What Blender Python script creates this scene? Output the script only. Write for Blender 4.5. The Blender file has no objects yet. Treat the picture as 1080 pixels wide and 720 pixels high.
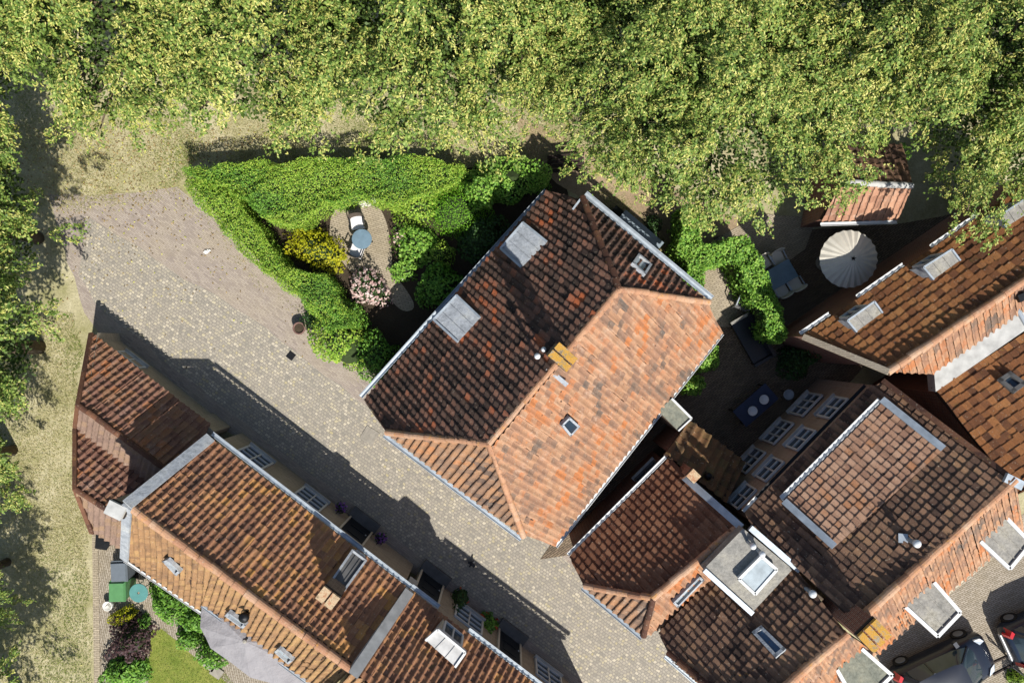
import bpy, bmesh, math, random
import numpy as np
from mathutils import Vector, Matrix
PI = math.pi
scene = bpy.context.scene
col = scene.collection
random.seed(7)

# ---------------------------------------------------------------- camera, sky, sun, exposure
H_CAM = 27.0                      # drone height in metres
S = 0.034                         # metres on the ground per photo pixel (1080 wide)
cam = bpy.data.cameras.new("drone_camera")
cam.sensor_width = 36.0
cam.lens = 18.0 / (540 * S / H_CAM)
cam.clip_start, cam.clip_end = 0.1, 900
cam_o = bpy.data.objects.new("drone_camera", cam)
col.objects.link(cam_o)
cam_o.location = (0, 0, H_CAM)
scene.camera = cam_o

SUN = Vector((0.38, -0.77, 1.0)).normalized()
world = bpy.data.worlds.new("World")
scene.world = world
world.use_nodes = True
wn = world.node_tree
wn.nodes.clear()
sky = wn.nodes.new("ShaderNodeTexSky")
sky.sky_type = 'NISHITA'
sky.sun_disc = False
sky.sun_elevation = math.asin(SUN.z)
sky.sun_rotation = math.atan2(SUN.x, SUN.y)
bgn = wn.nodes.new("ShaderNodeBackground")
bgn.inputs[1].default_value = 0.10
wo = wn.nodes.new("ShaderNodeOutputWorld")
wn.links.new(sky.outputs[0], bgn.inputs[0])
wn.links.new(bgn.outputs[0], wo.inputs[0])
sl = bpy.data.lights.new("sun", 'SUN')
sl.energy = 5.0
sl.angle = math.radians(0.5)
sl.color = (1.0, 0.965, 0.91)
so = bpy.data.objects.new("sun", sl)
col.objects.link(so)
so.rotation_euler = (-SUN).to_track_quat('-Z', 'Y').to_euler()
so.location = (10, -20, 40)
vs = scene.view_settings
vs.view_transform = 'Standard'
vs.look = 'None'
vs.gamma = 1.0
vs.use_curve_mapping = False
vs.exposure = 0.62
scene.cycles.max_bounces = 5
scene.cycles.diffuse_bounces = 3
scene.cycles.transparent_max_bounces = 6

# ---------------------------------------------------------------- geometry helpers
def P(px, py, z=0.0):
    """a photo pixel at a known height -> the real point in metres"""
    k = (H_CAM - z) / H_CAM * S
    return Vector(((px - 540) * k, (360 - py) * k, z))

def plane_of(pts):
    """Newell plane through points -> (point, unit normal facing up)"""
    n = Vector((0, 0, 0)); c = Vector((0, 0, 0))
    for i, a in enumerate(pts):
        b = pts[(i + 1) % len(pts)]
        n += Vector(((a.y - b.y) * (a.z + b.z), (a.z - b.z) * (a.x + b.x), (a.x - b.x) * (a.y + b.y)))
        c += a
    n.normalize()
    if n.z < 0: n = -n
    return c / len(pts), n

def plane_z(pl, x, y):
    c, n = pl
    return c.z - (n.x * (x - c.x) + n.y * (y - c.y)) / n.z

def on(pl, px, py):
    """where the sight line of a photo pixel meets a plane"""
    c, n = pl
    o = Vector((0, 0, H_CAM)); d = P(px, py, 0) - o
    return o + d * ((c - o).dot(n) / d.dot(n))

def srgb(h):
    h = h.lstrip('#')
    v = [int(h[i:i + 2], 16) / 255 for i in (0, 2, 4)]
    return tuple(x / 12.92 if x <= .04045 else ((x + .055) / 1.055) ** 2.4 for x in v) + (1.0,)

def root_loc(o):
    while o is not None and o.parent is not None: o = o.parent
    return Vector(o.location) if o is not None else Vector((0, 0, 0))

class MB:
    def __init__(s, angle=0.0):
        s.v, s.f, s.m, s.uv, s.ang = [], [], [], [], angle
    def face(s, pts, mi=0, uv=None):
        pts = [Vector(p) for p in pts]
        i = len(s.v); s.v += pts
        s.f.append(list(range(i, i + len(pts)))); s.m.append(mi)
        if uv is None:
            n = Vector((0, 0, 0))
            for q in range(len(pts)):
                n += pts[q].cross(pts[(q + 1) % len(pts)])
            if n.length > 0: n.normalize()
            if abs(n.z) > .8:
                c, sn = math.cos(s.ang), math.sin(s.ang)
                uv = [(p.x * c + p.y * sn, -p.x * sn + p.y * c) for p in pts]
            else:
                t = Vector((-n.y, n.x, 0)).normalized() if (abs(n.x) + abs(n.y)) > 1e-6 else Vector((1, 0, 0))
                uv = [(p.dot(t), p.z) for p in pts]
        s.uv.append(uv)
        return s
    def box(s, c, size, rz=0.0, mi=0, taper=1.0):
        c = Vector(c); hx, hy, hz = size[0] / 2, size[1] / 2, size[2] / 2
        R = Matrix.Rotation(rz, 3, 'Z')
        def q(x, y, z):
            t = taper if z > 0 else 1.0
            return c + R @ Vector((x * hx * t, y * hy * t, z * hz))
        b = [q(-1, -1, -1), q(1, -1, -1), q(1, 1, -1), q(-1, 1, -1)]
        t = [q(-1, -1, 1), q(1, -1, 1), q(1, 1, 1), q(-1, 1, 1)]
        return s.prism(b, t, mi)
    def prism(s, bot, top, mi=0, caps=True):
        n = len(bot)
        for i in range(n):
            j = (i + 1) % n
            s.face([bot[i], bot[j], top[j], top[i]], mi)
        if caps:
            s.face(top, mi); s.face(list(reversed(bot)), mi)
        return s
    def slab(s, poly, down, mi=0):
        """polygon (counter-clockwise from above) thickened straight down"""
        poly = ccw(poly)
        return s.prism([Vector((p.x, p.y, p.z - down)) for p in poly], poly, mi)
    def bar(s, a, b, w, h, mi=0, up=(0, 0, 1)):
        a, b = Vector(a), Vector(b); d = (b - a).normalized(); up = Vector(up)
        x = d.cross(up)
        if x.length < 1e-4: x = d.cross(Vector((1, 0, 0)))
        x.normalize(); y = x.cross(d).normalized()
        r = [(-1, -1), (1, -1), (1, 1), (-1, 1)]
        A = [a + x * w / 2 * i + y * h / 2 * j for i, j in r]
        B = [b + x * w / 2 * i + y * h / 2 * j for i, j in r]
        return s.prism(A, B, mi)
    def tube(s, a, b, r0, r1=None, n=10, mi=0, caps=True):
        a, b = Vector(a), Vector(b); r1 = r0 if r1 is None else r1
        d = (b - a).normalized()
        x = d.cross(Vector((0, 0, 1)))
        if x.length < 1e-3: x = Vector((1, 0, 0))
        x.normalize(); y = x.cross(d)
        A = [a + (x * math.cos(t) + y * math.sin(t)) * r0 for t in np.linspace(0, 2 * PI, n, False)]
        B = [b + (x * math.cos(t) + y * math.sin(t)) * r1 for t in np.linspace(0, 2 * PI, n, False)]
        return s.prism(A, B, mi, caps)
    def lathe(s, c, prof, n=20, mi=0):
        c = Vector(c)
        R = [[c + Vector((r * math.cos(t), r * math.sin(t), z)) for t in np.linspace(0, 2 * PI, n, False)] for r, z in prof]
        for k in range(len(R) - 1):
            for i in range(n):
                j = (i + 1) % n
                s.face([R[k][i], R[k][j], R[k + 1][j], R[k + 1][i]], mi)
        return s
    def build(s, name, mats, parent=None, smooth=False, label=None):
        off = root_loc(parent)
        me = bpy.data.meshes.new(name)
        me.from_pydata([tuple(p - off) for p in s.v], [], s.f)
        if not isinstance(mats, (list, tuple)): mats = [mats]
        for m in mats: me.materials.append(m)
        me.polygons.foreach_set('material_index', s.m)
        ul = me.uv_layers.new(name='UVMap')
        ul.data.foreach_set('uv', [c for f in s.uv for p in f for c in p])
        if smooth:
            bm = bmesh.new(); bm.from_mesh(me)
            bmesh.ops.remove_doubles(bm, verts=bm.verts, dist=1e-5)
            bm.to_mesh(me); bm.free()
            me.polygons.foreach_set('use_smooth', [True] * len(me.polygons))
        me.update()
        o = bpy.data.objects.new(name, me)
        col.objects.link(o)
        if parent is not None: o.parent = parent
        if label: o['label'] = label
        return o

def ccw(poly):
    a = sum(poly[i].x * poly[(i + 1) % len(poly)].y - poly[(i + 1) % len(poly)].x * poly[i].y for i in range(len(poly)))
    return list(poly) if a > 0 else list(reversed(poly))

def tag(o, label, cat, group=None, kind=None):
    o['label'] = label; o['category'] = cat
    if group: o['group'] = group
    if kind: o['kind'] = kind
    return o

def thing(name, label, cat, loc=(0, 0, 0), rz=0.0, group=None):
    o = bpy.data.objects.new(name, None)
    o.empty_display_size = .2
    col.objects.link(o)
    o.location = loc; o.rotation_euler = (0, 0, rz)
    return tag(o, label, cat, group)

def copy_tree(o, parent=None):
    c = o.copy(); col.objects.link(c)
    if parent is not None: c.parent = parent
    for ch in [x for x in col.objects if x.parent == o]:
        copy_tree(ch, c)
    return c

# ---------------------------------------------------------------- materials
class NT:
    def __init__(s, name):
        s.mat = bpy.data.materials.new(name); s.mat.use_nodes = True
        s.t = s.mat.node_tree; s.t.nodes.clear()
        s.out = s.t.nodes.new("ShaderNodeOutputMaterial")
        s.b = s.t.nodes.new("ShaderNodeBsdfPrincipled")
        s.t.links.new(s.b.outputs[0], s.out.inputs[0])
    def n(s, typ, ins=None, **props):
        nd = s.t.nodes.new(typ)
        for k, v in props.items(): setattr(nd, k, v)
        for k, v in (ins or {}).items(): s.set(nd.inputs[k], v)
        return nd
    def set(s, inp, v):
        if isinstance(v, bpy.types.NodeSocket): s.t.links.new(v, inp)
        elif isinstance(v, bpy.types.Node): s.t.links.new(v.outputs[0], inp)
        else: inp.default_value = v
    def math(s, op, a, b=0.0, c=0.0):
        nd = s.t.nodes.new("ShaderNodeMath"); nd.operation = op
        for i, v in enumerate((a, b, c)): s.set(nd.inputs[i], v)
        return nd.outputs[0]
    def ramp(s, fac, cols, const=False):
        nd = s.t.nodes.new("ShaderNodeValToRGB")
        if const: nd.color_ramp.interpolation = 'CONSTANT'
        el = nd.color_ramp.elements
        while len(el) < len(cols): el.new(0.5)
        for i, c in enumerate(cols):
            if isinstance(c, tuple) and len(c) == 2: p, c = c
            else: p = i / (len(cols) if const else max(1, len(cols) - 1))
            el[i].position = p
            el[i].color = srgb(c) if isinstance(c, str) else c
        s.set(nd.inputs[0], fac)
        return nd.outputs[0]
    def mix(s, fac, a, b, mode='MIX'):
        nd = s.t.nodes.new("ShaderNodeMix"); nd.data_type = 'RGBA'; nd.blend_type = mode
        for i, v in ((0, fac), (6, a), (7, b)):
            if isinstance(v, str): v = srgb(v)
            s.set(nd.inputs[i], v)
        return nd.outputs[2]
    def noise(s, vec, scale, detail=4.0, rough=.6):
        nd = s.n("ShaderNodeTexNoise", {'Scale': scale, 'Detail': detail, 'Roughness': rough})
        if vec is not None: s.set(nd.inputs['Vector'], vec)
        return nd.outputs[0]
    def obj(s): return s.n("ShaderNodeTexCoord").outputs['Object']
    def pos(s): return s.n("ShaderNodeNewGeometry").outputs['Position']
    def uv(s): return s.n("ShaderNodeTexCoord").outputs['UV']
    def mrange(s, v, a, b, c=0.0, d=1.0):
        return s.n("ShaderNodeMapRange", {0: v, 1: a, 2: b, 3: c, 4: d}).outputs[0]
    def bump(s, h, strength=.5, dist=.02):
        nd = s.n("ShaderNodeBump", {'Strength': strength, 'Distance': dist, 'Height': h})
        s.set(s.b.inputs['Normal'], nd.outputs[0])
    def done(s, color, rough=.85, metal=0.0, spec=.3):
        s.set(s.b.inputs['Base Color'], srgb(color) if isinstance(color, str) else color)
        s.set(s.b.inputs['Roughness'], rough)
        s.set(s.b.inputs['Metallic'], metal)
        s.b.inputs['Specular IOR Level'].default_value = spec
        return s.mat

def m_plain(name, c, rough=.7, metal=0.0, var=.25, scale=9.0, spec=.35):
    t = NT(name)
    n = t.noise(t.pos(), scale, 5)
    f = t.mrange(n, .3, .7, 1 - var, 1 + var * .6)
    c4 = srgb(c)
    colr = t.mix(1.0, c4, t.n("ShaderNodeCombineXYZ", {0: f, 1: f, 2: f}).outputs[0], 'MULTIPLY')
    return t.done(colr, rough, metal, spec)

def m_tile(name, pal, moss='#4a4a28', moss_amt=.25, lichen=None, lichen_amt=0.0, pale=None, pale_amt=0.0, seed=0.0, soot=.35):
    """clay pantiles: every tile (integer cell of the UV map) fired to its own shade, then moss, lichen and soot"""
    t = NT(name)
    sx = t.n("ShaderNodeSeparateXYZ", {0: t.uv()})
    u, v = t.math('FLOOR', sx.outputs[0]), t.math('FLOOR', sx.outputs[1])
    cell = t.n("ShaderNodeCombineXYZ", {0: u, 1: v, 2: seed}).outputs[0]
    wnz = t.n("ShaderNodeTexWhiteNoise", {0: cell}, noise_dimensions='3D')
    big = t.noise(t.pos(), .55, 3)
    f = t.math('ADD', t.math('MULTIPLY', wnz.outputs[0], .72), t.math('MULTIPLY', t.math('SUBTRACT', big, .37), 1.5))
    c = t.ramp(f, pal)
    if pale:
        nz = t.noise(t.pos(), 2.2, 6, .7)
        c = t.mix(t.mrange(nz, .62 - pale_amt * .3, .80, 0, .75), c, pale)
    mz = t.noise(t.pos(), 3.1, 7, .72)
    c = t.mix(t.mrange(mz, .66 - moss_amt * .3, .74, 0, .8), c, moss)
    if lichen:
        lz = t.noise(t.pos(), 6.5, 5, .7)
        lb = t.noise(t.pos(), .8, 2)
        c = t.mix(t.math('MULTIPLY', t.mrange(lz, .66 - lichen_amt * .3, .74, 0, .9), t.mrange(lb, .42, .6)), c, lichen)
    stv = t.n('ShaderNodeCombineXYZ', {0: t.math('MULTIPLY', sx.outputs[0], 1.7), 1: t.math('MULTIPLY', sx.outputs[1], .16), 2: seed}).outputs[0]
    c = t.mix(t.mrange(t.noise(stv, 1.0, 4, .7), .52, .72, 0, .5), c, '#332a24')
    spk = t.noise(t.pos(), 17, 3, .6)
    c = t.mix(t.mrange(spk, .63, .70, 0, .55), c, '#b0a48e')
    c = t.mix(t.mrange(t.noise(t.pos(), 11, 4, .7), .60, .68, 0, .5), c, '#2a2420')
    fine = t.noise(t.pos(), 38, 4, .75)
    g = t.mrange(fine, .25, .75, 1 - soot, 1 + soot * .6)
    c = t.mix(1.0, c, t.n("ShaderNodeCombineXYZ", {0: g, 1: g, 2: g}).outputs[0], 'MULTIPLY')
    t.bump(fine, .35, .01)
    return t.done(c, .86, 0, .25)

def m_paver(name, pal, bl, bw, mortar='#5b5344', mw=.06, offs=.5, stain='#6b6250', stain_amt=.3, rough=.9, bump=.5, wob=.35):
    """laid stones or bricks: UV in metres"""
    t = NT(name)
    sx = t.n("ShaderNodeSeparateXYZ", {0: t.uv()})
    wob_ = t.noise(t.pos(), 3.0 if wob > .5 else 4.0, 3)
    y = t.math('ADD', t.math('DIVIDE', sx.outputs[1], bw), t.math('MULTIPLY', wob_, wob))
    row = t.math('FLOOR', y)
    x = t.math('ADD', t.math('ADD', t.math('DIVIDE', sx.outputs[0], bl), t.math('MULTIPLY', t.math('FLOORED_MODULO', row, 2.0), offs)), t.math('MULTIPLY', wob_, wob * 1.4))
    colx = t.math('FLOOR', x)
    cell = t.n("ShaderNodeCombineXYZ", {0: colx, 1: row}).outputs[0]
    w = t.n("ShaderNodeTexWhiteNoise", {0: cell}, noise_dimensions='3D').outputs[0]
    fx, fy = t.math('FRACT', x), t.math('FRACT', y)
    dx = t.math('MULTIPLY', t.math('MINIMUM', fx, t.math('SUBTRACT', 1.0, fx)), bl)
    dy = t.math('MULTIPLY', t.math('MINIMUM', fy, t.math('SUBTRACT', 1.0, fy)), bw)
    edge = t.math('MINIMUM', dx, dy)
    c = t.ramp(w, pal)
    nb = t.noise(t.pos(), .5, 5, .65)
    c = t.mix(t.mrange(nb, .60 - stain_amt * .4, .75, 0, .7), c, stain)
    m = t.mrange(edge, bw * mw * .5, bw * mw * 1.6)
    c = t.mix(m, mortar, c)
    fine = t.noise(t.pos(), 45, 3, .7)
    g = t.mrange(fine, .25, .75, .78, 1.18)
    c = t.mix(1.0, c, t.n("ShaderNodeCombineXYZ", {0: g, 1: g, 2: g}).outputs[0], 'MULTIPLY')
    t.bump(t.math('ADD', m, t.math('MULTIPLY', fine, .4)), bump, .012)
    return t.done(c, rough, 0, .25)

def m_leaf(name, pal, trans=.3):
    t = NT(name)
    r = t.n("ShaderNodeNewGeometry").outputs['Random Per Island']
    c = t.ramp(r, pal)
    d = t.n("ShaderNodeBsdfPrincipled", {'Base Color': c, 'Roughness': .55})
    d.inputs['Specular IOR Level'].default_value = .25
    tr = t.n("ShaderNodeBsdfTranslucent", {'Color': c})
    mx = t.n("ShaderNodeMixShader", {0: trans, 1: d.outputs[0], 2: tr.outputs[0]})
    t.t.links.new(mx.outputs[0], t.out.inputs[0])
    t.t.nodes.remove(t.b)
    return t.mat

def m_earth(name, pal, scale=.6, fine=30.0, gain=1.5):
    t = NT(name)
    a = t.noise(t.pos(), scale, 7, .68)
    b = t.noise(t.pos(), fine, 4, .75)
    c = t.ramp(t.math('ADD', t.math('MULTIPLY', a, gain), (1 - gain) / 2), pal)
    g = t.mrange(b, .25, .75, .65, 1.3)
    c = t.mix(1.0, c, t.n("ShaderNodeCombineXYZ", {0: g, 1: g, 2: g}).outputs[0], 'MULTIPLY')
    t.bump(b, .6, .03)
    return t.done(c, .95, 0, .15)

def m_glass(name, c='#1b2430'):
    t = NT(name)
    n = t.noise(t.pos(), 1.3, 2)
    return t.done(t.mix(n, c, '#33414c'), .08, 0, .6)

M = {}
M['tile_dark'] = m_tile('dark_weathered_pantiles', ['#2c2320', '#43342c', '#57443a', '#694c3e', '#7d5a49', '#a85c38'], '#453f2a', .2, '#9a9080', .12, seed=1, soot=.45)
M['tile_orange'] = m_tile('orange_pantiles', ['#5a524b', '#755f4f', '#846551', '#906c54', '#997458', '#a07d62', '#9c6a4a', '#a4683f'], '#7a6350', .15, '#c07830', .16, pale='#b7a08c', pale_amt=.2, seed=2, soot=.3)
M['tile_hip'] = m_tile('grey_orange_hip_pantiles', ['#54463d', '#705a4a', '#84664f', '#906d50', '#9c6c48'], '#6a5a48', .2, '#b57434', .15, pale='#a29484', pale_amt=.2, seed=3)
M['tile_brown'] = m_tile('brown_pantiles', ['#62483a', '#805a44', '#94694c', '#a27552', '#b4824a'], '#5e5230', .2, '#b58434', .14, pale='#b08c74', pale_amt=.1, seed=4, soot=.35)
M['tile_tan'] = m_tile('tan_pantiles', ['#6f5640', '#826346', '#8f6e4c', '#987850'], '#7a6a3a', .2, '#b98a3c', .2, seed=5, soot=.3)
M['tile_shed'] = m_tile('red_brown_shed_pantiles', ['#5d453c', '#745244', '#84604f', '#8c684f', '#9c6644'], '#5a5230', .25, '#a88a40', .12, pale='#b39a8a', pale_amt=.22, seed=6)
M['tile_shedback'] = m_tile('grey_brown_shed_pantiles', ['#66534a', '#756054', '#7f695b', '#826a54'], '#6c5a48', .25, seed=7)
M['tile_red'] = m_tile('dark_red_brown_pantiles', ['#4d3026', '#66422f', '#775039', '#835d45'], '#3f3424', .15, '#8a7a60', .08, seed=8, soot=.4)
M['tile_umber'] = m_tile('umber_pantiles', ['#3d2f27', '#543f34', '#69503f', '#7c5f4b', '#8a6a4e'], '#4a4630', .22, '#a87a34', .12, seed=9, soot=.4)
M['tile_pink'] = m_tile('pinkish_pantiles', ['#75594a', '#886753', '#95735d', '#a2826b', '#9a6c4c'], '#6f5b44', .12, pale='#ab9078', pale_amt=.15, seed=10)
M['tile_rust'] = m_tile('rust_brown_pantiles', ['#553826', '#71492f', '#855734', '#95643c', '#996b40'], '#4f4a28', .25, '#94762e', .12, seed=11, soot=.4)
M['tile_mossy'] = m_tile('mossy_pantiles', ['#4a3a28', '#5f4730', '#705034', '#6a5a38'], '#555430', .45, seed=12)
M['tile_faded'] = m_tile('faded_shed_pantiles', ['#7a5a4a', '#916a54', '#9f765e', '#a98268'], '#7c6a56', .12, pale='#b7a594', pale_amt=.2, seed=17)
M['ridge_orange'] = m_tile('orange_ridge_tiles', ['#8f6850', '#a0765a', '#a98163', '#ab8a70'], '#7d6a50', .15, '#c48a2c', .35, pale='#c4ac90', pale_amt=.2, seed=13)
M['ridge_dark'] = m_tile('dark_ridge_tiles', ['#3f2a22', '#573a2c', '#6c4a36'], '#4c4630', .25, '#a88034', .15, seed=14)
M['under'] = m_plain('roof_underlay_boards', '#3a2a20', .9)
M['brick'] = m_paver('brown_brick_wall', ['#5f4c40', '#6f594a', '#7a6454', '#836c5b'], .22, .065, '#8a7c68', .14, .5, '#5a4c40', .25, bump=.3)
M['brick_pale'] = m_paver('pinkish_beige_brick_wall', ['#857062', '#937c6c', '#9c8676', '#8a7566'], .22, .065, '#a39684', .14, .5, '#7a6658', .25, bump=.3)
M['brick_red'] = m_paver('red_brick_wall', ['#5f3426', '#74422f', '#7f4a36', '#6a3a2c'], .22, .065, '#85776a', .14, .5, '#55402f', .25, bump=.3)
M['brick_buff'] = m_paver('buff_brick_wall', ['#867a6c', '#928575', '#9b8e7e', '#827364'], .22, .065, '#a09680', .14, .5, '#7a6c58', .25, bump=.3)
M['zinc'] = m_plain('weathered_zinc', '#98a0a6', .5, .35, .25, 4)
M['lead'] = m_earth('dull_lead_sheet', ['#6f7377', '#868a8e', '#92969a', '#9ea09f', '#8a867c'], 1.6, 8, 2.0)
M['soot'] = m_plain('sooty_mortar', '#2a2522', .95, 0, .3)
M['terracotta_pot'] = m_plain('terracotta_pot', '#8a5238', .85, 0, .3)
M['capstone'] = m_earth('tan_capstone', ['#6a5a48', '#9a8468', '#b09a7c', '#96684a', '#bdae96'], 5.0, 30, 2.4)
M['felt'] = m_earth('grey_roofing_felt', ['#605e5a', '#77756f', '#838079', '#8f8b80', '#6f6a5e'], 1.4, 12, 2.2)
M['white_felt'] = m_plain('pale_grey_roofing_felt', '#a9a8a5', .9, 0, .25, 3)
M['felt_dark'] = m_plain('dark_roofing_felt', '#5b5a58', .9, 0, .25, 3)
M['felt_green'] = m_earth('greenish_roofing_felt', ['#55574d', '#6d6f64', '#7b7a6b', '#88826e'], 1.6, 12, 2.2)
M['concrete'] = m_plain('pale_cement_coping', '#a5a49f', .9, 0, .28, 3)
M['white'] = m_plain('white_paint', '#b9bab8', .5, 0, .08, 6)
M['cream'] = m_plain('cream_paint', '#b7b0a0', .6, 0, .1, 6)
M['blackpaint'] = m_plain('black_gloss_paint', '#15181c', .3, 0, .2)
M['glass'] = m_glass('window_glass')
M['glass_sky'] = m_glass('skylight_glass', '#3c5878')
M['glass_pale'] = m_plain('pale_polycarbonate', '#8f9a9e', .25, 0, .3, 3, .6)
M['lichen'] = m_earth('yellow_lichen_slab', ['#4a4238', '#857660', '#a5803a', '#b0843c', '#857c6a', '#a89c84'], 4.5, 40, 2.4)
M['pipe_white'] = m_plain('white_vent_cap', '#d0d2d2', .45, .1, .1)
M['iron'] = m_plain('dark_iron', '#1d1e20', .5, .5, .2)
M['wood_dark'] = m_plain('dark_timber', '#2d221b', .8, 0, .4, 20)
M['wood'] = m_plain('weathered_timber', '#6b5440', .85, 0, .35, 18)
M['bark'] = m_plain('tree_bark', '#55493a', .95, 0, .45, 7)

# ---------------------------------------------------------------- roofs and houses
def tile_mesh(poly3, edge, w, r, amp, step, seed, pl=None):
    """individually laid pantiles over a convex polygon; edge = the two points of the eave direction"""
    rng = np.random.default_rng(seed)
    c, n = pl if pl else plane_of(poly3)
    u = (edge[1] - edge[0]); u = (u - n * u.dot(n)).normalized()
    v = n.cross(u)
    if v.z < 0: u = -u; v = n.cross(u)
    o = edge[0] - n * (edge[0] - c).dot(n)
    uvp = np.array([((p - o).dot(u), (p - o).dot(v)) for p in poly3])
    i0, i1 = int(math.floor(uvp[:, 0].min() / w)) - 1, int(math.ceil(uvp[:, 0].max() / w)) + 1
    j0, j1 = int(math.floor(uvp[:, 1].min() / r)) - 1, int(math.ceil(uvp[:, 1].max() / r)) + 1
    I, J = np.meshgrid(np.arange(i0, i1), np.arange(j0, j1), indexing='ij')
    I, J = I.ravel(), J.ravel()
    # keep tiles near the polygon
    area = np.cross(np.roll(uvp, -1, 0) - uvp, np.roll(uvp, -2, 0) - np.roll(uvp, -1, 0)).sum()
    q = uvp if area > 0 else uvp[::-1]
    cx, cy = (I + .5) * w, (J + .5) * r
    keep = np.ones(len(I), bool)
    for a, b in zip(q, np.roll(q, -1, 0)):
        d = (b - a) / (np.linalg.norm(b - a) + 1e-9)
        keep &= (-(cx - a[0]) * d[1] + (cy - a[1]) * d[0]) > -.3
    I, J = I[keep], J[keep]
    N = len(I); K = 9
    s = np.linspace(0, 1, K)
    prof = amp * (np.sin(2 * PI * s + .5) + .22 * np.sin(4 * PI * s)) * .9 + .024 * (.5 - s)   # roll, pan and the side lap over the neighbour
    colw = rng.normal(0, .006, i1 - i0 + 1)
    ux = (I[:, None] + s[None] * 1.03) * w + rng.normal(0, .005, (N, 1)) + colw[I - i0][:, None]
    dz = rng.normal(0, .0035, (N, 1)); tl = rng.normal(0, .004, (N, 1)); sk = rng.normal(0, .006, (N, 1))
    slip = rng.uniform(0, 1, (N, 1)) < .03
    dz = dz + slip * rng.uniform(.005, .02, (N, 1)); tl = tl + slip * rng.normal(0, .012, (N, 1))
    sag = .028 * np.sin(I * .21 + seed) * np.sin(J * .33 + seed * 2)
    hb = prof[None] + sag[:, None]
    v0 = J[:, None] * r - .02 - slip * rng.uniform(0, .06, (N, 1)) + rng.normal(0, .007, (N, 1)) + 0 * ux
    v1 = (J[:, None] + 1) * r + .03 + 0 * ux
    low = np.stack([ux, v0 + .004, hb - .012 + dz + tl], -1)
    frt = np.stack([ux, v0, hb + step + dz + tl], -1)
    bck = np.stack([ux + sk, v1, hb - .002 + dz], -1)
    V = np.concatenate([low, frt, frt, bck], 1).reshape(-1, 3)      # N*(4K)
    oo, uu, vv, nn = (np.array(x) for x in (o, u, v, n))
    W = oo + V[:, :1] * uu + V[:, 1:2] * vv + V[:, 2:3] * nn
    base = np.arange(N)[:, None] * 4 * K
    k = np.arange(K - 1)[None]
    f1 = np.stack([base + k, base + k + 1, base + K + k + 1, base + K + k], -1)
    f2 = np.stack([base + 2 * K + k, base + 2 * K + k + 1, base + 3 * K + k + 1, base + 3 * K + k], -1)
    F = np.concatenate([f1.reshape(-1, 4), f2.reshape(-1, 4)])
    su = np.clip(s, .03, .97)
    TU = I[:, None] + su[None]
    T = np.concatenate([np.stack([TU, J[:, None] + .05 + 0 * TU], -1), np.stack([TU, J[:, None] + .1 + 0 * TU], -1),
                        np.stack([TU, J[:, None] + .1 + 0 * TU], -1), np.stack([TU, J[:, None] + .95 + 0 * TU], -1)], 1).reshape(-1, 2)
    me = bpy.data.meshes.new('tmp')
    me.from_pydata(W.tolist(), [], F.tolist())
    ul = me.uv_layers.new(name='UVMap')
    ul.data.foreach_set('uv', T[F.ravel()].ravel())
    bm = bmesh.new(); bm.from_mesh(me); bpy.data.meshes.remove(me)
    cen = sum(poly3, Vector()) / len(poly3)
    for a, b in zip(poly3, poly3[1:] + poly3[:1]):
        pn = (b - a).cross(n).normalized()
        if (cen - a).dot(pn) > 0: pn = -pn
        bmesh.ops.bisect_plane(bm, geom=bm.verts[:] + bm.edges[:] + bm.faces[:], plane_co=a, plane_no=pn, clear_outer=True)
    for f in bm.faces: f.smooth = True; f.material_index = 0
    return bm, n

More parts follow.
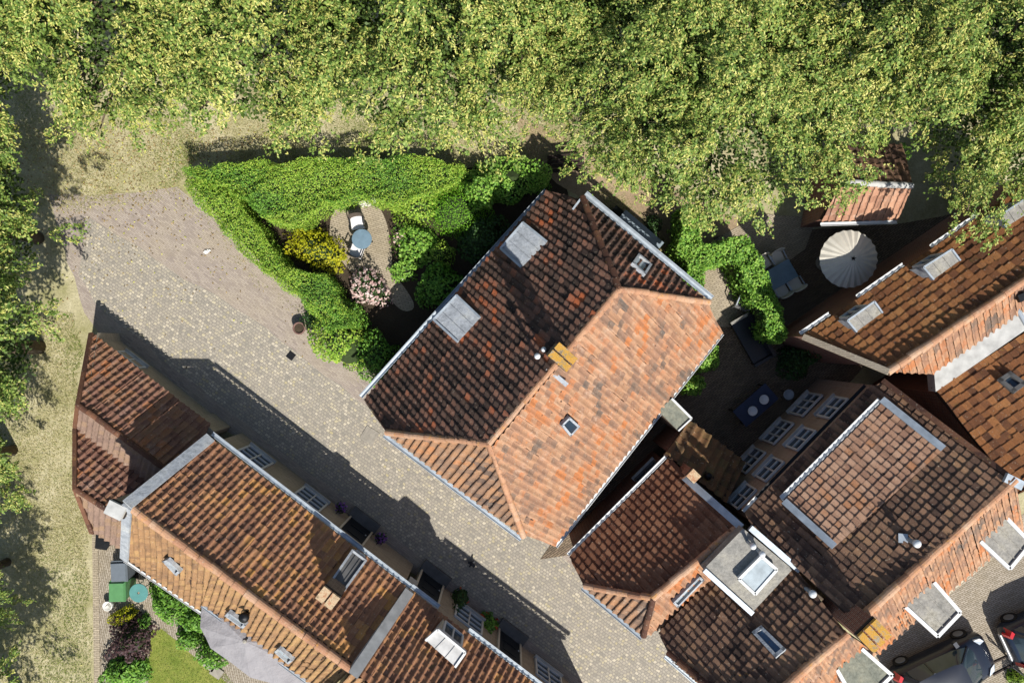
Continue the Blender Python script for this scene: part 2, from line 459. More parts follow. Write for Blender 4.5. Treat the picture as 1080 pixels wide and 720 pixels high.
class House:
    def __init__(s, name, label, cat, at):
        s.root = thing(name, label, cat, P(*at, 0))
        s.planes = []; s.seed = int(at[0] * 7 + at[1])
    def roof(s, pts, mat, edge=(0, 1), w=.22, r=.25, amp=.027, step=.03, label=None, pl=None, reg=True, name='roof', thick=.09):
        """pts: 3D points of one pitch"""
        pl = pl or plane_of(pts)
        if reg: s.planes.append(pl)
        s.seed += 1
        e = (pts[edge[0]], pts[edge[1]]) if isinstance(edge[0], int) else edge
        bm, n = tile_mesh(list(pts), e, w, r, amp, step, s.seed, pl)
        flat = ccw([p - n * ((p - pl[0]).dot(n)) for p in pts])
        ul = bm.loops.layers.uv.verify()
        for dpt, rev in ((.045, False), (.045 + thick, True)):
            vs_ = [bm.verts.new(p - n * dpt) for p in flat]
            f = bm.faces.new(vs_ if not rev else list(reversed(vs_))); f.material_index = 1
            if not rev: top = vs_
            else: bot = vs_
        for i in range(len(flat)):
            j = (i + 1) % len(flat)
            f = bm.faces.new([bot[i], bot[j], top[j], top[i]]); f.material_index = 1
        off = Vector(s.root.location)
        bmesh.ops.translate(bm, verts=bm.verts[:], vec=-off)
        me = bpy.data.meshes.new(name); bm.to_mesh(me); bm.free()
        me.materials.append(mat); me.materials.append(M['under'])
        o = bpy.data.objects.new(name, me); col.objects.link(o); o.parent = s.root
        if label: o['label'] = label
        return pl
    def walls(s, outline, mat, inset=.16, base=0.0):
        pts = ccw(outline); n = len(pts); ins = []
        for i in range(n):
            a, b, c = pts[i - 1], pts[i], pts[(i + 1) % n]
            d1 = (b - a); d1.z = 0; d1.normalize(); d2 = (c - b); d2.z = 0; d2.normalize()
            n1, n2 = Vector((-d1.y, d1.x, 0)), Vector((-d2.y, d2.x, 0))
            bis = n1 + n2
            if bis.length < .2: bis = n1
            bis.normalize()
            k = inset / max(.35, bis.dot(n1))
            q = b + bis * k
            ins.append(Vector((q.x, q.y, min(min(plane_z(pl, q.x, q.y) for pl in s.planes) - .12, 50))))
        mb = MB()
        for i in range(n):
            j = (i + 1) % n
            a, b = ins[i], ins[j]
            mb.face([(a.x, a.y, base), (b.x, b.y, base), b, a])
        return mb.build('wall', mat, s.root)
    def caps(s, a, b, mat=None, r=.11, L=.36, name='ridge_tiles', lift=.02):
        """half-round ridge or hip tiles, one after another"""
        mat = mat or M['ridge_orange']
        mb = MB(); d = (b - a); n = max(1, int(d.length / L)); L = d.length / n; d.normalize()
        x = d.cross(Vector((0, 0, 1))).normalized(); y = x.cross(d)
        rng = random.Random(n * 13 + s.seed)
        for i in range(n):
            p0, p1 = a + d * (L * i), a + d * (L * (i + 1) + .03)
            j = Vector((rng.gauss(0, .008), rng.gauss(0, .008), rng.gauss(0, .006) + lift))
            R = []
            for p, rr in ((p0, r * 1.06), (p1, r * .94)):
                R.append([p + j + x * math.cos(t) * rr + y * (math.sin(t) * rr - .03) for t in np.linspace(-.35, PI + .35, 9)])
            for k in range(8):
                uu = [(i + .2, .1 + k * .1), (i + .2, .2 + k * .1), (i + .8, .2 + k * .1), (i + .8, .1 + k * .1)]
                mb.face([R[0][k], R[0][k + 1], R[1][k + 1], R[1][k]], 0, uu)
            mb.face(R[0], 0, [(i + .5, .5)] * 9)
        return mb.build(name, mat, s.root)
    def gutter(s, a, b, mat=None, r=.075, out=None, name='gutter'):
        mat = mat or M['zinc']; mb = MB()
        d = (b - a).normalized(); x = d.cross(Vector((0, 0, 1))).normalized()
        if out is not None and x.dot(out) < 0: x = -x
        a = a + x * (r * 1.55) - Vector((0, 0, .03)); b = b + x * (r * 1.55) - Vector((0, 0, .03))
        A, B = [], []
        angs = list(np.linspace(PI, 2 * PI, 9))
        for rr, aa in ((r, angs), (r * .8, angs[::-1])):
            for t in aa:
                o = x * math.cos(t) * rr + Vector((0, 0, math.sin(t) * rr + .01))
                A.append(a + o); B.append(b + o)
        mb.prism(A, B)
        return mb.build(name, mat, s.root)
    def strip(s, a, b, w, h, mat, name='flashing', up=(0, 0, 1)):
        return MB().bar(a, b, w, h, 0, up).build(name, mat, s.root)
    def skylight(s, pl, quad, glass=None, frame=None, rim=.07, lift=.09, name='skylight'):
        c, n = pl
        q = ccw([on(pl, *p) for p in quad])
        mb = MB(); cen = sum(q, Vector()) / 4
        q = [p + n * lift for p in q]
        for i in range(4):
            a, b = q[i], q[(i + 1) % 4]
            inn = (cen + n * lift - (a + b) / 2).normalized() * rim * .5
            mb.bar(a + inn, b + inn, rim, .12, 0, n)
        o = mb.build(name, frame or M['lead'], s.root)
        g = MB().face([p - n * .03 + (cen + n * lift - p).normalized() * rim * .6 for p in q])
        g.build('pane', glass or M['glass'], o)
        return o
    def dormer(s, quad, z, roofmat, trim, pl, wall=None, drop=1.6, front=(0, 1), win=True, thick=.10, zf=None, rim=.07, cheek=None):
        """flat-roofed dormer: quad of photo pixels at height z; front = indices of the window edge"""
        zf = z if zf is None else zf
        q = [P(p[0], p[1], zf if i in front else z) for i, p in enumerate(quad)]
        cen = sum(q, Vector()) / 4
        def shr(p, k):
            dlt = cen - p; dlt.z = 0
            return p + dlt.normalized() * k
        mb = MB()
        inner = ccw([shr(p, .12) for p in q])
        bot = [Vector((p.x, p.y, plane_z(pl, p.x, p.y) - .15)) for p in inner]
        bot = [Vector((b.x, b.y, min(b.z, t.z - .05))) for b, t in zip(bot, inner)]
        mb.prism(bot, [Vector((p.x, p.y, p.z - thick)) for p in inner])
        body = mb.build('dormer', cheek or wall or M['lead'], s.root)
        rf = MB(); rf.slab(q, thick)
        f0_, f1_, b1_, b0_ = q[front[0]], q[front[1]], q[(front[1] + 1) % 4], q[front[0] - 1]
        for k in (.33, .67): rf.bar(f0_.lerp(f1_, k) + Vector((0, 0, .01)), b0_.lerp(b1_, k) + Vector((0, 0, .01)), .03, .035)
        rf.build('dormer_roof', roofmat, body)
        tb = MB()
        for i in range(4):
            a, b = q[i], q[(i + 1) % 4]
            if set((i, (i + 1) % 4)) == set(((front[0] + 2) % 4, (front[1] + 2) % 4)): continue
            tb.bar(a + Vector((0, 0, .0)), b + Vector((0, 0, .0)), rim, .13)
        tb.build('fascia', trim, body)
        if win:
            a, b = shr(q[front[0]], .12), shr(q[front[1]], .12)
            out = ((a + b) / 2 - cen); out.z = 0; out.normalize()
            t = (b - a); wd = t.length; t.normalize()
            zlow = max(plane_z(pl, a.x, a.y), plane_z(pl, b.x, b.y)) + .12
            ztop = min(a.z, b.z) - thick - .04
            hh = max(.3, ztop - zlow)
            window(s, ((a + b) / 2) * 1.0, t, out, max(.3, wd - .16), hh, zc=(zlow + ztop) / 2, parent=body, cols=2, rows=1)
        return body
    def chimney(s, c, size, rz, z0, z1, mat, cap, flash=True, pots=0, slabs=2):
        mb = MB(); mb.box((c.x, c.y, (z0 + z1) / 2), (size[0], size[1], z1 - z0), rz)
        ch = mb.build('chimney', mat, s.root)
        cb = MB(); R = Matrix.Rotation(rz, 3, 'Z')
        for i in range(slabs):
            w = (size[0] + .08) / slabs
            off = R @ Vector(((i - (slabs - 1) / 2) * w, 0, 0))
            cb.box((c.x + off.x, c.y + off.y, z1 + .05), (w - .05, size[1] + .08, .1), rz)
        cb.build('chimney_cap', cap, ch)
        fl_ = MB(); fl_.box((c.x, c.y, z1 - .12), (size[0] + .05, size[1] + .05, .09), rz); fl_.build('chimney_band', M['soot'], ch)
        for i in range(pots):
            pp = R @ Vector(((i - (pots - 1) / 2) * .26, 0, 0)); pm = MB(); pm.lathe((c.x + pp.x, c.y + pp.y, z1 + .1), [(.09, 0), (.075, .2), (.09, .22), (.06, .22), (.05, .02), (.001, .02)], 12); pm.build('chimney_pot', M['terracotta_pot'], ch)
        return ch
    def vent(s, p, h, r=.05, cap=None, mat=None, flash=None):
        """flue pipe standing at roof point p"""
        mb = MB(); mb.tube(p - Vector((0, 0, .15)), p + Vector((0, 0, h)), r)
        o = mb.build('vent_pipe', mat or M['zinc'], s.root, False)
        cb = MB(); cb.lathe(p + Vector((0, 0, h)), [(r * .4, -.03), (r * 1.7, -.02), (r * 1.8, .06), (r * 1.1, .12), (.001, .14)], 14)
        cb.build('vent_cap', cap or M['pipe_white'], o, True)
        return o

def window(h, c, t, out, w, hh, zc=None, parent=None, cols=2, rows=2, sill=True, frame=None, name='window', glass=None, surround=True):
    c = Vector(c)
    if zc is not None: c.z = zc
    parent = parent or h.root
    up = Vector((0, 0, 1)); f = .06; o0 = c + out * .02
    mb = MB()
    def bar(a, b, ww, dep=.07): mb.bar(o0 + t * a[0] + up * a[1] + out * dep * .3, o0 + t * b[0] + up * b[1] + out * dep * .3, ww, dep, 0, out)
    x, y = w / 2, hh / 2
    bar((-x, -y), (x, -y), f); bar((-x, y), (x, y), f)
    bar((-x + .001, -y), (-x + .001, y), f); bar((x - .001, -y), (x - .001, y), f)
    for i in range(1, cols): bar((-x + w * i / cols, -y), (-x + w * i / cols, y), .045, .06)
    for i in range(1, rows): bar((-x, -y + hh * i / rows), (x, -y + hh * i / rows), .04, .055)
    win = mb.build(name, frame or M['white'], parent)
    deep = parent is not h.root
    g = MB(); g.face([o0 - out * .005 + t * a * x * .98 + up * b * y * .98 for a, b in ((-1, -1), (1, -1), (1, 1), (-1, 1))])
    if deep:                                   # already a sub-part: glass shares the window mesh level as a sibling
        g.build('window_pane', glass or M['glass'], parent)
    else:
        g.build('pane', glass or M['glass'], win)
        if sill:
            sb = MB(); sb.bar(o0 - t * (x + .06) - up * (y + .05) + out * .06, o0 + t * (x + .06) - up * (y + .05) + out * .06, .05, .16, 0, out)
            sb.build('sill', M['concrete'], win)
    return win

def wall_frame(a, b, inset, outward):
    """vertical wall plane set back from an eave line a-b (3D) -> (plane, tangent, normal)"""
    t = (b - a); t.z = 0; t.normalize()
    n = Vector((t.y, -t.x, 0))
    if n.dot(outward) < 0: n = -n
    return ((a - n * inset), n), t, n

def door(h, c, t, out, w, hh, leaf, frame, transom=True, step=True):
    up = Vector((0, 0, 1)); c = Vector((c.x, c.y, 0)); x = w / 2
    mb = MB()
    mb.bar(c + out * .03 - t * x, c + out * .03 - t * x + up * hh, .07, .09, 0, out)
    mb.bar(c + out * .03 + t * x, c + out * .03 + t * x + up * hh, .07, .09, 0, out)
    mb.bar(c + out * .03 - t * x + up * hh, c + out * .03 + t * x + up * hh, .08, .1, 0, out)
    zt = hh - .42
    mb.bar(c + out * .03 - t * x + up * zt, c + out * .03 + t * x + up * zt, .07, .09, 0, out)
    mb.bar(c + out * .03 + up * zt, c + out * .03 + up * hh, .05, .07, 0, out)
    fr = mb.build('door_frame', frame, h.root)
    g = MB(); g.face([c + out * .008 + t * a * x + up * z for a, z in ((-1, zt), (1, zt), (1, hh), (-1, hh))])
    g.build('transom_pane', M['glass'], fr)
    d = MB(); d.bar(c + out * .012 + up * .04, c + out * .012 + up * zt, w - .08, .05, 0, out)
    for z in (.35, 1.05): d.bar(c + out * .03 + up * z, c + out * .03 + up * (z + .5), w * .55, .05, 0, out)
    dl = d.build('door', leaf, h.root)
    k = MB(); k.lathe(c + out * .09 + t * (x - .12) + up * .95, [(.001, -.03), (.03, 0), (.001, .03)], 8)
    k.build('handle', M['zinc'], dl)
    if step:
        st = MB(); st.box(c + out * .22 + up * .07, (w + .2, .4, .14), math.atan2(t.y, t.x))
        st.build('doorstep', M['felt_dark'], h.root)

def V3(*p): return P(*p)
# ================================================================ GROUND
def ragged(pts, z, jit=.0, step=.6, seed=1):
    rng = random.Random(seed); out = []
    Q = [P(p[0], p[1], 0) for p in pts]
    for a, b in zip(Q, Q[1:] + Q[:1]):
        n = max(1, int((b - a).length / step)) if jit else 1
        for i in range(n):
            p = a.lerp(b, i / n)
            out.append(Vector((p.x + rng.uniform(-jit, jit), p.y + rng.uniform(-jit, jit), z)))
    return out
def sheet(name, pts, z, mat, ang=0.0, jit=0.0, seed=1, label=None):
    mb = MB(ang); mb.face(ccw(ragged(pts, z, jit, seed=seed)))
    o = mb.build(name, mat); o['kind'] = 'structure'
    if label: o['label'] = label
    return o
ANG = math.atan2(-.607, .795)
M['earth'] = m_earth('dry_grassy_earth', ['#686a42', '#85815a', '#989170', '#a79f80', '#b2aa8c'], .8, 16, 2.0)
M['cobble'] = m_paver('pale_cobbles', ['#7b766c', '#868074', '#8e8779', '#968e80', '#8b8478', '#9c937f', '#918a7d', '#b1a793', '#9a9070'], .12, .105, '#79736a', .10, .5, '#8f8778', .35, bump=.4, wob=1.2)
M['clinker'] = m_paver('purple_brown_clinkers', ['#7f746e', '#8b8078', '#948980', '#9a8f84', '#877c76'], .2, .06, '#857a6a', .13, .5, '#9c9078', .4)
M['clinker_tan'] = m_paver('tan_clinkers', ['#827a6c', '#8f8678', '#9a9183', '#8a8173'], .2, .065, '#665a47', .13, .5, '#8f8268', .3)
M['yard'] = m_paver('brown_yard_bricks', ['#655849', '#726350', '#7d6d59', '#756454'], .2, .07, '#3e362c', .13, .5, '#4b4236', .3)
M['patio'] = m_paver('patio_bricks', ['#908473', '#9c907d', '#a59883', '#8b806f'], .2, .065, '#6d6350', .12, .5, '#857960', .35)
M['palepaver'] = m_paver('pale_gutter_pavers', ['#9c9280', '#b0a590', '#bcb29d', '#a59a86'], .2, .1, '#7d7362', .12)
M['sand'] = m_earth('trodden_sand', ['#6f5f4c', '#86745c', '#95836a', '#a08f76'], .5, 18)
M['lawn'] = m_earth('mown_lawn', ['#556524', '#66722e', '#787d3a', '#8b8748'], 1.6, 40, 2.2)
M['soil'] = m_earth('dark_garden_soil', ['#2f2820', '#3d3429', '#4a4032'], .8, 25)

g = MB(); g.face([(-400, -400, 0), (400, -400, 0), (400, 400, 0), (-400, 400, 0)])
go = g.build('ground', M['earth']); go['kind'] = 'structure'
sheet('pavement', [(52, 205), (120, 205), (186, 197), (255, 250), (345, 340), (400, 400), (640, 590), (1200, 1020), (1150, 1150), (250, 462), (108, 356), (88, 330)], .004, M['clinker'], ANG, .07, 3)
sheet('street', [(92, 226), (180, 284), (263, 334), (330, 385), (400, 440), (650, 630), (1150, 1010), (1100, 1090), (240, 432), (100, 322), (84, 290)], .008, M['cobble'], ANG, .06, 4)
sheet('garden_soil', [(215, 195), (330, 182), (590, 175), (600, 205), (400, 400), (340, 340)], .012, M['soil'], 0, .05, 5)
pat = [(347 + 0, 245), (350, 224), (362, 212), (380, 207), (397, 214), (408, 232), (413, 262), (414, 288), (428, 304), (440, 325), (425, 330), (408, 312), (382, 300), (360, 275), (350, 262)]
for _ in range(3):                             # round the outline
    pat = [q for a, b in zip(pat, pat[1:] + pat[:1]) for q in ((a[0] * .75 + b[0] * .25, a[1] * .75 + b[1] * .25), (a[0] * .25 + b[0] * .75, a[1] * .25 + b[1] * .75))]
sheet('patio', pat, .024, M['patio'], .3, .0, 6)
sheet('trodden_path', [(545, 120), (640, 165), (735, 210), (800, 240), (800, 330), (760, 370), (700, 300), (620, 215), (560, 175)], .016, M['sand'], 0, .1, 7)
sheet('yard', [(752, 250), (960, 235), (1010, 225), (990, 300), (900, 400), (870, 430), (770, 560), (690, 520), (600, 585), (570, 590), (770, 300)], .020, M['yard'], .6, .03, 8)
sheet('yard_sunlit_part', [(742, 262), (800, 225), (862, 230), (850, 262), (826, 280), (800, 320), (785, 345), (745, 345)], .028, M['patio'], .5, .04, 8)  # sunlit part of the yard paving, its brightness painted as paler bricks
sheet('parking_street', [(900, 700), (1075, 545), (1300, 350), (1500, 700), (1100, 1000)], .004, M['clinker_tan'], math.atan2(.42, .907))
sheet('kerb_pavers', [(905, 694), (1068, 557), (1200, 440), (1206, 448), (1074, 566), (912, 703)], .008, M['palepaver'], math.atan2(.667, .745))
sheet('garden_path', [(98, 560), (140, 560), (230, 640), (330, 720), (330, 800), (150, 800), (104, 760)], .012, M['clinker_tan'], 1.4, .03, 9)
sheet('kerb_strip', [(98, 555), (104, 555), (108, 800), (101, 800)], .06, M['patio'], 0)
sheet('lawn', [(160, 664), (170, 662), (215, 700), (265, 740), (290, 780), (155, 780), (157, 700)], .016, M['lawn'], 0, .02, 10)

# ================================================================ HOUSES
Z = Vector((0, 0, 1))
# ---- central hipped house
hA = House('hipped_house', 'large house in the middle with half-hipped roof, dark tiles one side and orange the other', 'house', (540, 360))
W_, N_, E_, S_ = P(383, 421, 2.5), P(579, 203, 2.5), P(760, 350, 2.5), P(584, 575, 2.5)
wh1, wh2 = P(407, 456, 3.75), P(552, 566, 3.75)          # south-west half hip
nh1, nh2 = P(614, 208, 3.75), P(748, 319, 3.75)          # north-east half hip
r1, r2 = P(516, 468, 5.75), P(653, 305, 5.75)
plA = hA.roof([W_, N_, nh1, r2, r1, wh1], M['tile_dark'], label='dark mossy roof pitch')
plB = hA.roof([S_, E_, nh2, r2, r1, wh2], M['tile_orange'], amp=.024, step=.026, label='orange sunlit roof pitch')
plC = hA.roof([wh1, wh2, r1], M['tile_hip'], label='small triangular hip above the street')
plD = hA.roof([nh1, nh2, r2], M['tile_dark'], label='small triangular hip above the back garden')
hA.walls([W_, N_, nh1, nh2, E_, S_, wh2, wh1], M['brick'], .18)
hA.caps(r1, r2)
hA.caps(wh1, r1, M['ridge_orange'], .1); hA.caps(wh2, r1, M['ridge_orange'], .1)
hA.caps(nh1, r2, M['ridge_dark'], .1); hA.caps(nh2, r2, M['ridge_orange'], .1)
hA.gutter(W_, N_, M['zinc'], out=Vector((-1, 1, 0))); hA.gutter(S_, E_, M['white'], .06, out=Vector((1, -1, 0)))
hA.gutter(wh1, wh2, M['zinc'], .07, out=Vector((-1, -1, 0))); hA.gutter(nh1, nh2, M['zinc'], .1, out=Vector((1, 1, 0)))
hA.strip(nh1 + Vector((0, 0, .05)), P(604, 221, 3.75), .06, .05, M['zinc'])
for q in ([(528, 262), (551.5, 235), (577, 255.5), (550, 282)], [(457.5, 337), (481.7, 311.5), (506.5, 335), (483, 360.5)]):
    b = hA.dormer(q, 3.62, M['lead'], M['zinc'], plA, win=True, zf=3.28)
hA.skylight(plB, [(589, 446), (598, 437), (609, 447), (599, 458)])
hA.skylight(plD, [(664, 280), (671, 270), (685, 282), (678, 293)], M['glass_pale'])
azA = math.atan2(r2.y - r1.y, r2.x - r1.x)
for px_, py_, zt in ((589.2, 372.5, 7.75), (597.8, 380.5, 7.35)):
    hA.chimney(P(px_, py_, zt), (.42, .27), azA, 5.0, zt, M['brick'], M['lichen'], slabs=2)
hA.strip(P(577, 388, 5.75), P(598, 406, 5.62), .13, .06, M['lead'])
hA.vent(on(plA, 566, 375), .55, .05)
hA.vent(on(plA, 572, 368), .8, .04, M['pipe_white'])

# ---- row house with ridge along the street (lower left)
eB = Vector((.795, -.607, 0))
def ln(p, q, x):                       # point at pixel column x on line through two pixels
    return p[1] + (q[1] - p[1]) * (x - p[0]) / (q[0] - p[0])
hB = House('terraced_house', 'long low brown tiled house on the shaded side of the cobbled street', 'house', (270, 580))
g0, g1 = P(221, 460, 2.85), P(432, 622, 2.85)
ra, rb = P(135, 533, 5.05), P(371, 706, 5.05)
v0 = P(143, 519, 4.7)
plE = hB.roof([g0, g1, rb, ra], M['tile_brown'], label='brown tiled pitch facing the street')
s0, s1, s2, s3 = P(132, 590, 2.0), P(210, 642, 2.0), P(330, 712, 2.75), P(213, 627, 2.75)
plF = plane_of([P(132, 589, 2.0), P(350, 740, 2.0), rb, ra])
dr = (rb - ra).normalized()
gE = on(plF, 211, 643); gR = ra + dr * (gE - ra).dot(dr); gQ = gE.lerp(gR, .15)
rbQ = rb + (gQ - gR)
hB.roof([on(plF, 132, 589), gE, gR, ra], M['tile_tan'], amp=.032, step=.012, label='tan tiled pitch facing the back garden', pl=plF)
hB.roof([gQ, rbQ, rb, gR], M['tile_tan'], amp=.032, step=.012, edge=(0, 1), label='tan tiled pitch above the grey parasol', pl=plF)
hB.gutter(gQ, rbQ, M['zinc'], .04, out=Vector((-1, -1, 0)))
hB.walls([g0, g1, rb, rbQ, gQ, gE, P(132, 589, 2.0), ra], M['brick_buff'], .17)
hB.caps(ra, rb, M['ridge_orange'], .125, .42)
hB.gutter(g0, g1, M['zinc'], out=Vector((1, 1, 0)))
hB.gutter(P(132, 589, 2.0), P(214, 645.5, 2.0), M['white'], .05, out=Vector((-1, -1, 0)))
hB.strip(P(222, 461, 2.98), P(134, 532, 5.2), .34, .07, M['lead'], 'verge_flashing')
hB.strip(P(134, 534, 5.2), P(131, 590, 2.15), .3, .07, M['lead'], 'verge_flashing')
hB.chimney(P(121, 538, 5.2), (.5, .34), ANG + .2, 2.0, 5.1, M['brick_buff'], M['concrete'], slabs=1)
hB.skylight(plF, [(175, 588), (180, 586), (194, 599), (189, 603)], M['glass_pale'], rim=.08)
hB.skylight(plF, [(240, 645), (244, 641), (263, 655), (259, 659)], M['glass_pale'], rim=.09)
hB.skylight(plF, [(292, 683), (297, 679), (312, 692), (307, 696)], M['glass_pale'], rim=.07)
hB.vent(on(plF, 262, 646) , .35, .09, M['iron'], M['iron'])
cb = P(346, 630, 4.95)
hB.chimney(cb, (.56, .36), ANG, 3.2, 4.9, M['brick'], M['capstone'], slabs=2)
hB.dormer([(372, 580), (386, 590.5), (363, 622), (350, 612)], 4.0, M['felt_dark'], M['lead'], plE, win=True, zf=3.3)
wpl, wt, wnn = wall_frame(g0, g1, .17, Vector((1, 1, 0)))
for (px, py) in ((268.5, 483), (327.5, 527)):
    c = on(wpl, px, py); window(hB, c, wt, wnn, 1.0, 1.25, cols=2, rows=3)
door(hB, on(wpl, 376, 559), wt, wnn, .95, 2.35, M['blackpaint'], M['cream'])
hB.strip(on(wpl, 404, 596) + wnn * .04, on(wpl, 420, 608) + wnn * .04, .06, .3, M['cream'], 'house_panel')

# ---- neighbouring row house with small dormer (bottom)
hC = House('terraced_house', 'brown tiled house at the bottom edge with a white-roofed dormer over the street', 'house', (470, 720))
k0, k1 = P(432, 621, 2.87), P(640, 779, 2.87)
q0, q1 = P(371, 707, 5.3), P(600, 884, 5.3)
plG = hC.roof([k0, k1, q1, q0], M['tile_brown'], label='brown tiled pitch facing the street')
plG2 = hC.roof([P(330, 760, 3), P(560, 940, 3), q1, q0], M['tile_tan'])
hC.walls([k0, k1, q1, P(560, 940, 3), P(330, 760, 3), q0], M['brick_buff'], .17)
hC.gutter(k0, P(461, 643, 2.87), M['zinc'], out=Vector((1, 1, 0))); hC.gutter(P(492, 667, 2.87), k1, M['zinc'], out=Vector((1, 1, 0)))
cw = MB()
f0, f1 = P(431, 622, 2.97), P(371, 711, 5.65)
cw.prism([f0 - Z * 1.2 - eB * .12, f0 - Z * 1.2 + eB * .2, f1 - Z * 1.2 + eB * .2, f1 - Z * 1.2 - eB * .12], [f0 - eB * .12, f0 + eB * .2, f1 + eB * .2, f1 - eB * .12])
cw.build('parapet', M['concrete'], hC.root)
hC.dormer([(462, 663), (491, 687), (480, 702.5), (449, 674.5)], 4.1, M['white_felt'], M['white'], plG, win=True, cheek=M['cream'])
wplC, wtC, wnC = wall_frame(k0, k1, .17, Vector((1, 1, 0)))
door(hC, on(wplC, 453.3, 617), wtC, wnC, .95, 2.45, M['blackpaint'], M['cream'])
door(hC, on(wplC, 536.7, 681), wtC, wnC, .95, 2.45, M['blackpaint'], M['cream'])
for (px, py) in ((494, 653), (578, 713)):
    window(hC, on(wplC, px, py), wtC, wnC, 1.1, 1.25, cols=2, rows=3)

# ---- low double-pitched outbuilding on the left
hD = House('outbuilding', 'low red-brown tiled outbuilding with two parallel ridges beside the dry grass verge', 'outbuilding', (160, 430))
a0, a1 = P(97, 351, 1.45), P(222, 447, 1.45)
b0, b1 = P(83, 427, 3.0), P(192, 507, 3.0)
c0, c1 = P(80, 451, 2.15), P(190, 532, 2.15)
d0, d1 = P(80, 515, 3.1), P(160, 567, 3.1)
e0, e1 = P(98, 562, 1.9), P(132, 581, 1.9)
plH = hD.roof([a0, a1, b1, b0], M['tile_shed'], label='front pitch with pale lichen patches')
hD.roof([c0, c1, b1, b0], M['tile_shedback'], label='narrow grey-brown back pitch', reg=False)
plI = hD.roof([c0, c1, d1, d0], M['tile_shed'], label='red-brown pitch behind the valley', reg=False)
hD.roof([e0, e1, d1, d0], M['tile_shedback'], label='garden-side pitch', reg=False)
hD.caps(b0, b1, M['ridge_dark'], .1); hD.caps(d0, d1, M['ridge_dark'], .1)
wb = MB()
def pt(p, dx, dz=-.1): return Vector((p.x + dx, p.y, p.z + dz))
loop = [a0, a1, e1, e0]
A0 = a0 + Vector((.16, -.12, 0)); A1 = a1 + Vector((-.05, -.14, 0))
for seq in ([pt(a0, .18, .0), pt(b0, .18), pt(c0, .18), pt(d0, .18), pt(e0, .18)],):
    for p, q in zip(seq, seq[1:]):
        wb.face([Vector((p.x, p.y, 0)), Vector((q.x, q.y, 0)), q, p])
wb.face([Vector((a0.x + .14, a0.y - .2, 0)), Vector((a1.x - .1, a1.y - .14, 0)), Vector((a1.x - .1, a1.y - .14, 1.5)), Vector((a0.x + .14, a0.y - .2, 1.5))])
wb.face([Vector((e0.x + .18, e0.y + .1, 0)), Vector((e1.x, e1.y + .1, 0)), Vector((e1.x, e1.y + .1, 1.9)), Vector((e0.x + .18, e0.y + .1, 1.9))])
wb.face([Vector((a1.x - .1, a1.y - .14, 0)), Vector((e1.x, e1.y + .1, 0)), Vector((e1.x, e1.y + .1, 1.8)), Vector((b1.x, b1.y, 2.8)), Vector((a1.x - .1, a1.y - .14, 1.5))])
wb.build('wall', M['brick_buff'], hD.root)
wplD, wtD, wnD = wall_frame(a0, a1, .14, Vector((1, 1, 0)))
window(hD, on(wplD, 143, 380) , wtD, wnD, .9, .5, zc=.85, cols=2, rows=1)
for (p, q) in ((a0, b0), (c0, b0), (c0, d0), (e0, d0)):
    hD.strip(p + Z * .06, q + Z * .06, .14, .06, M['ridge_dark'], 'verge_tiles')
# low garden wall between outbuilding and terraced house
gw = MB(); gw.slab([P(207, 440, 1.5), P(226, 455, 1.5), P(222, 460, 1.5), P(203, 446, 1.5)], 1.5)
o = gw.build('garden_wall', M['brick_buff']); tag(o, 'short buff wall closing the gap between outbuilding and long brown house', 'wall')

# ---- narrow house with dark red-brown roof east of the alley
hE = House('corner_house', 'house with dark red-brown pitch and lichened orange ridge next to the central house', 'house', (690, 560))
l0, l1 = P(601, 587, 3), P(706, 482, 3)
h0, h1 = P(616, 618, 3.7), P(679, 671, 4.15)
t0, t1 = P(688, 631, 5.3), P(780, 554, 5.3)
y0, y1 = P(694, 667, 4.2), P(745, 612, 4.2)
y2 = P(789, 566, 4.2)
t0, t1 = P(688, 631, 4.9), P(780, 554, 4.9)
plJ = hE.roof([l0, l1, t1, t0, h0], M['tile_red'], label='dark red-brown pitch')
hE.roof([h0, h1, t0], M['tile_hip'], label='small hip above the street', reg=False)
plK = hE.roof([P(694, 667, 4.2), P(791, 571, 4.2), t1, t0, h1], M['tile_orange'], label='narrow orange pitch')
hE.walls([l0, l1, t1, P(791, 571, 4.2), P(694, 667, 4.2), h1, h0], M['brick_red'], .16)
hE.caps(t0, t1, M['ridge_orange'], .11); hE.caps(h0, t0, M['ridge_orange'], .1); hE.caps(h1, t0, M['ridge_dark'], .1)
hE.gutter(l0, l1, M['white'], .055, out=Vector((-1, 1, 0))); hE.gutter(h0, h1, M['zinc'], .06, out=Vector((-1, -1, 0)))
hE.strip(P(722, 503, 3.6), P(782, 556, 5.02), .22, .07, M['zinc'], 'verge_flashing')
hE.strip(P(707, 486, 3.15), P(722, 503, 3.75), .14, .07, M['ridge_dark'], 'verge_tiles')
hE.chimney(P(733, 503, 4.6), (.28, .24), .8, 2.0, 4.35, M['brick_red'], M['capstone'], slabs=1)
wpE, wtE, wnE = wall_frame(l0, l1, .16, Vector((-1, 1, 0)))
window(hE, on(wpE, 680, 496), wtE, wnE, .9, 1.0, zc=1.9, cols=2, rows=2, frame=M['felt_dark'])
hE.skylight(plK, [(707, 632), (735, 604), (740, 608), (712, 637)], M['glass_pale'], M['lead'], .07)

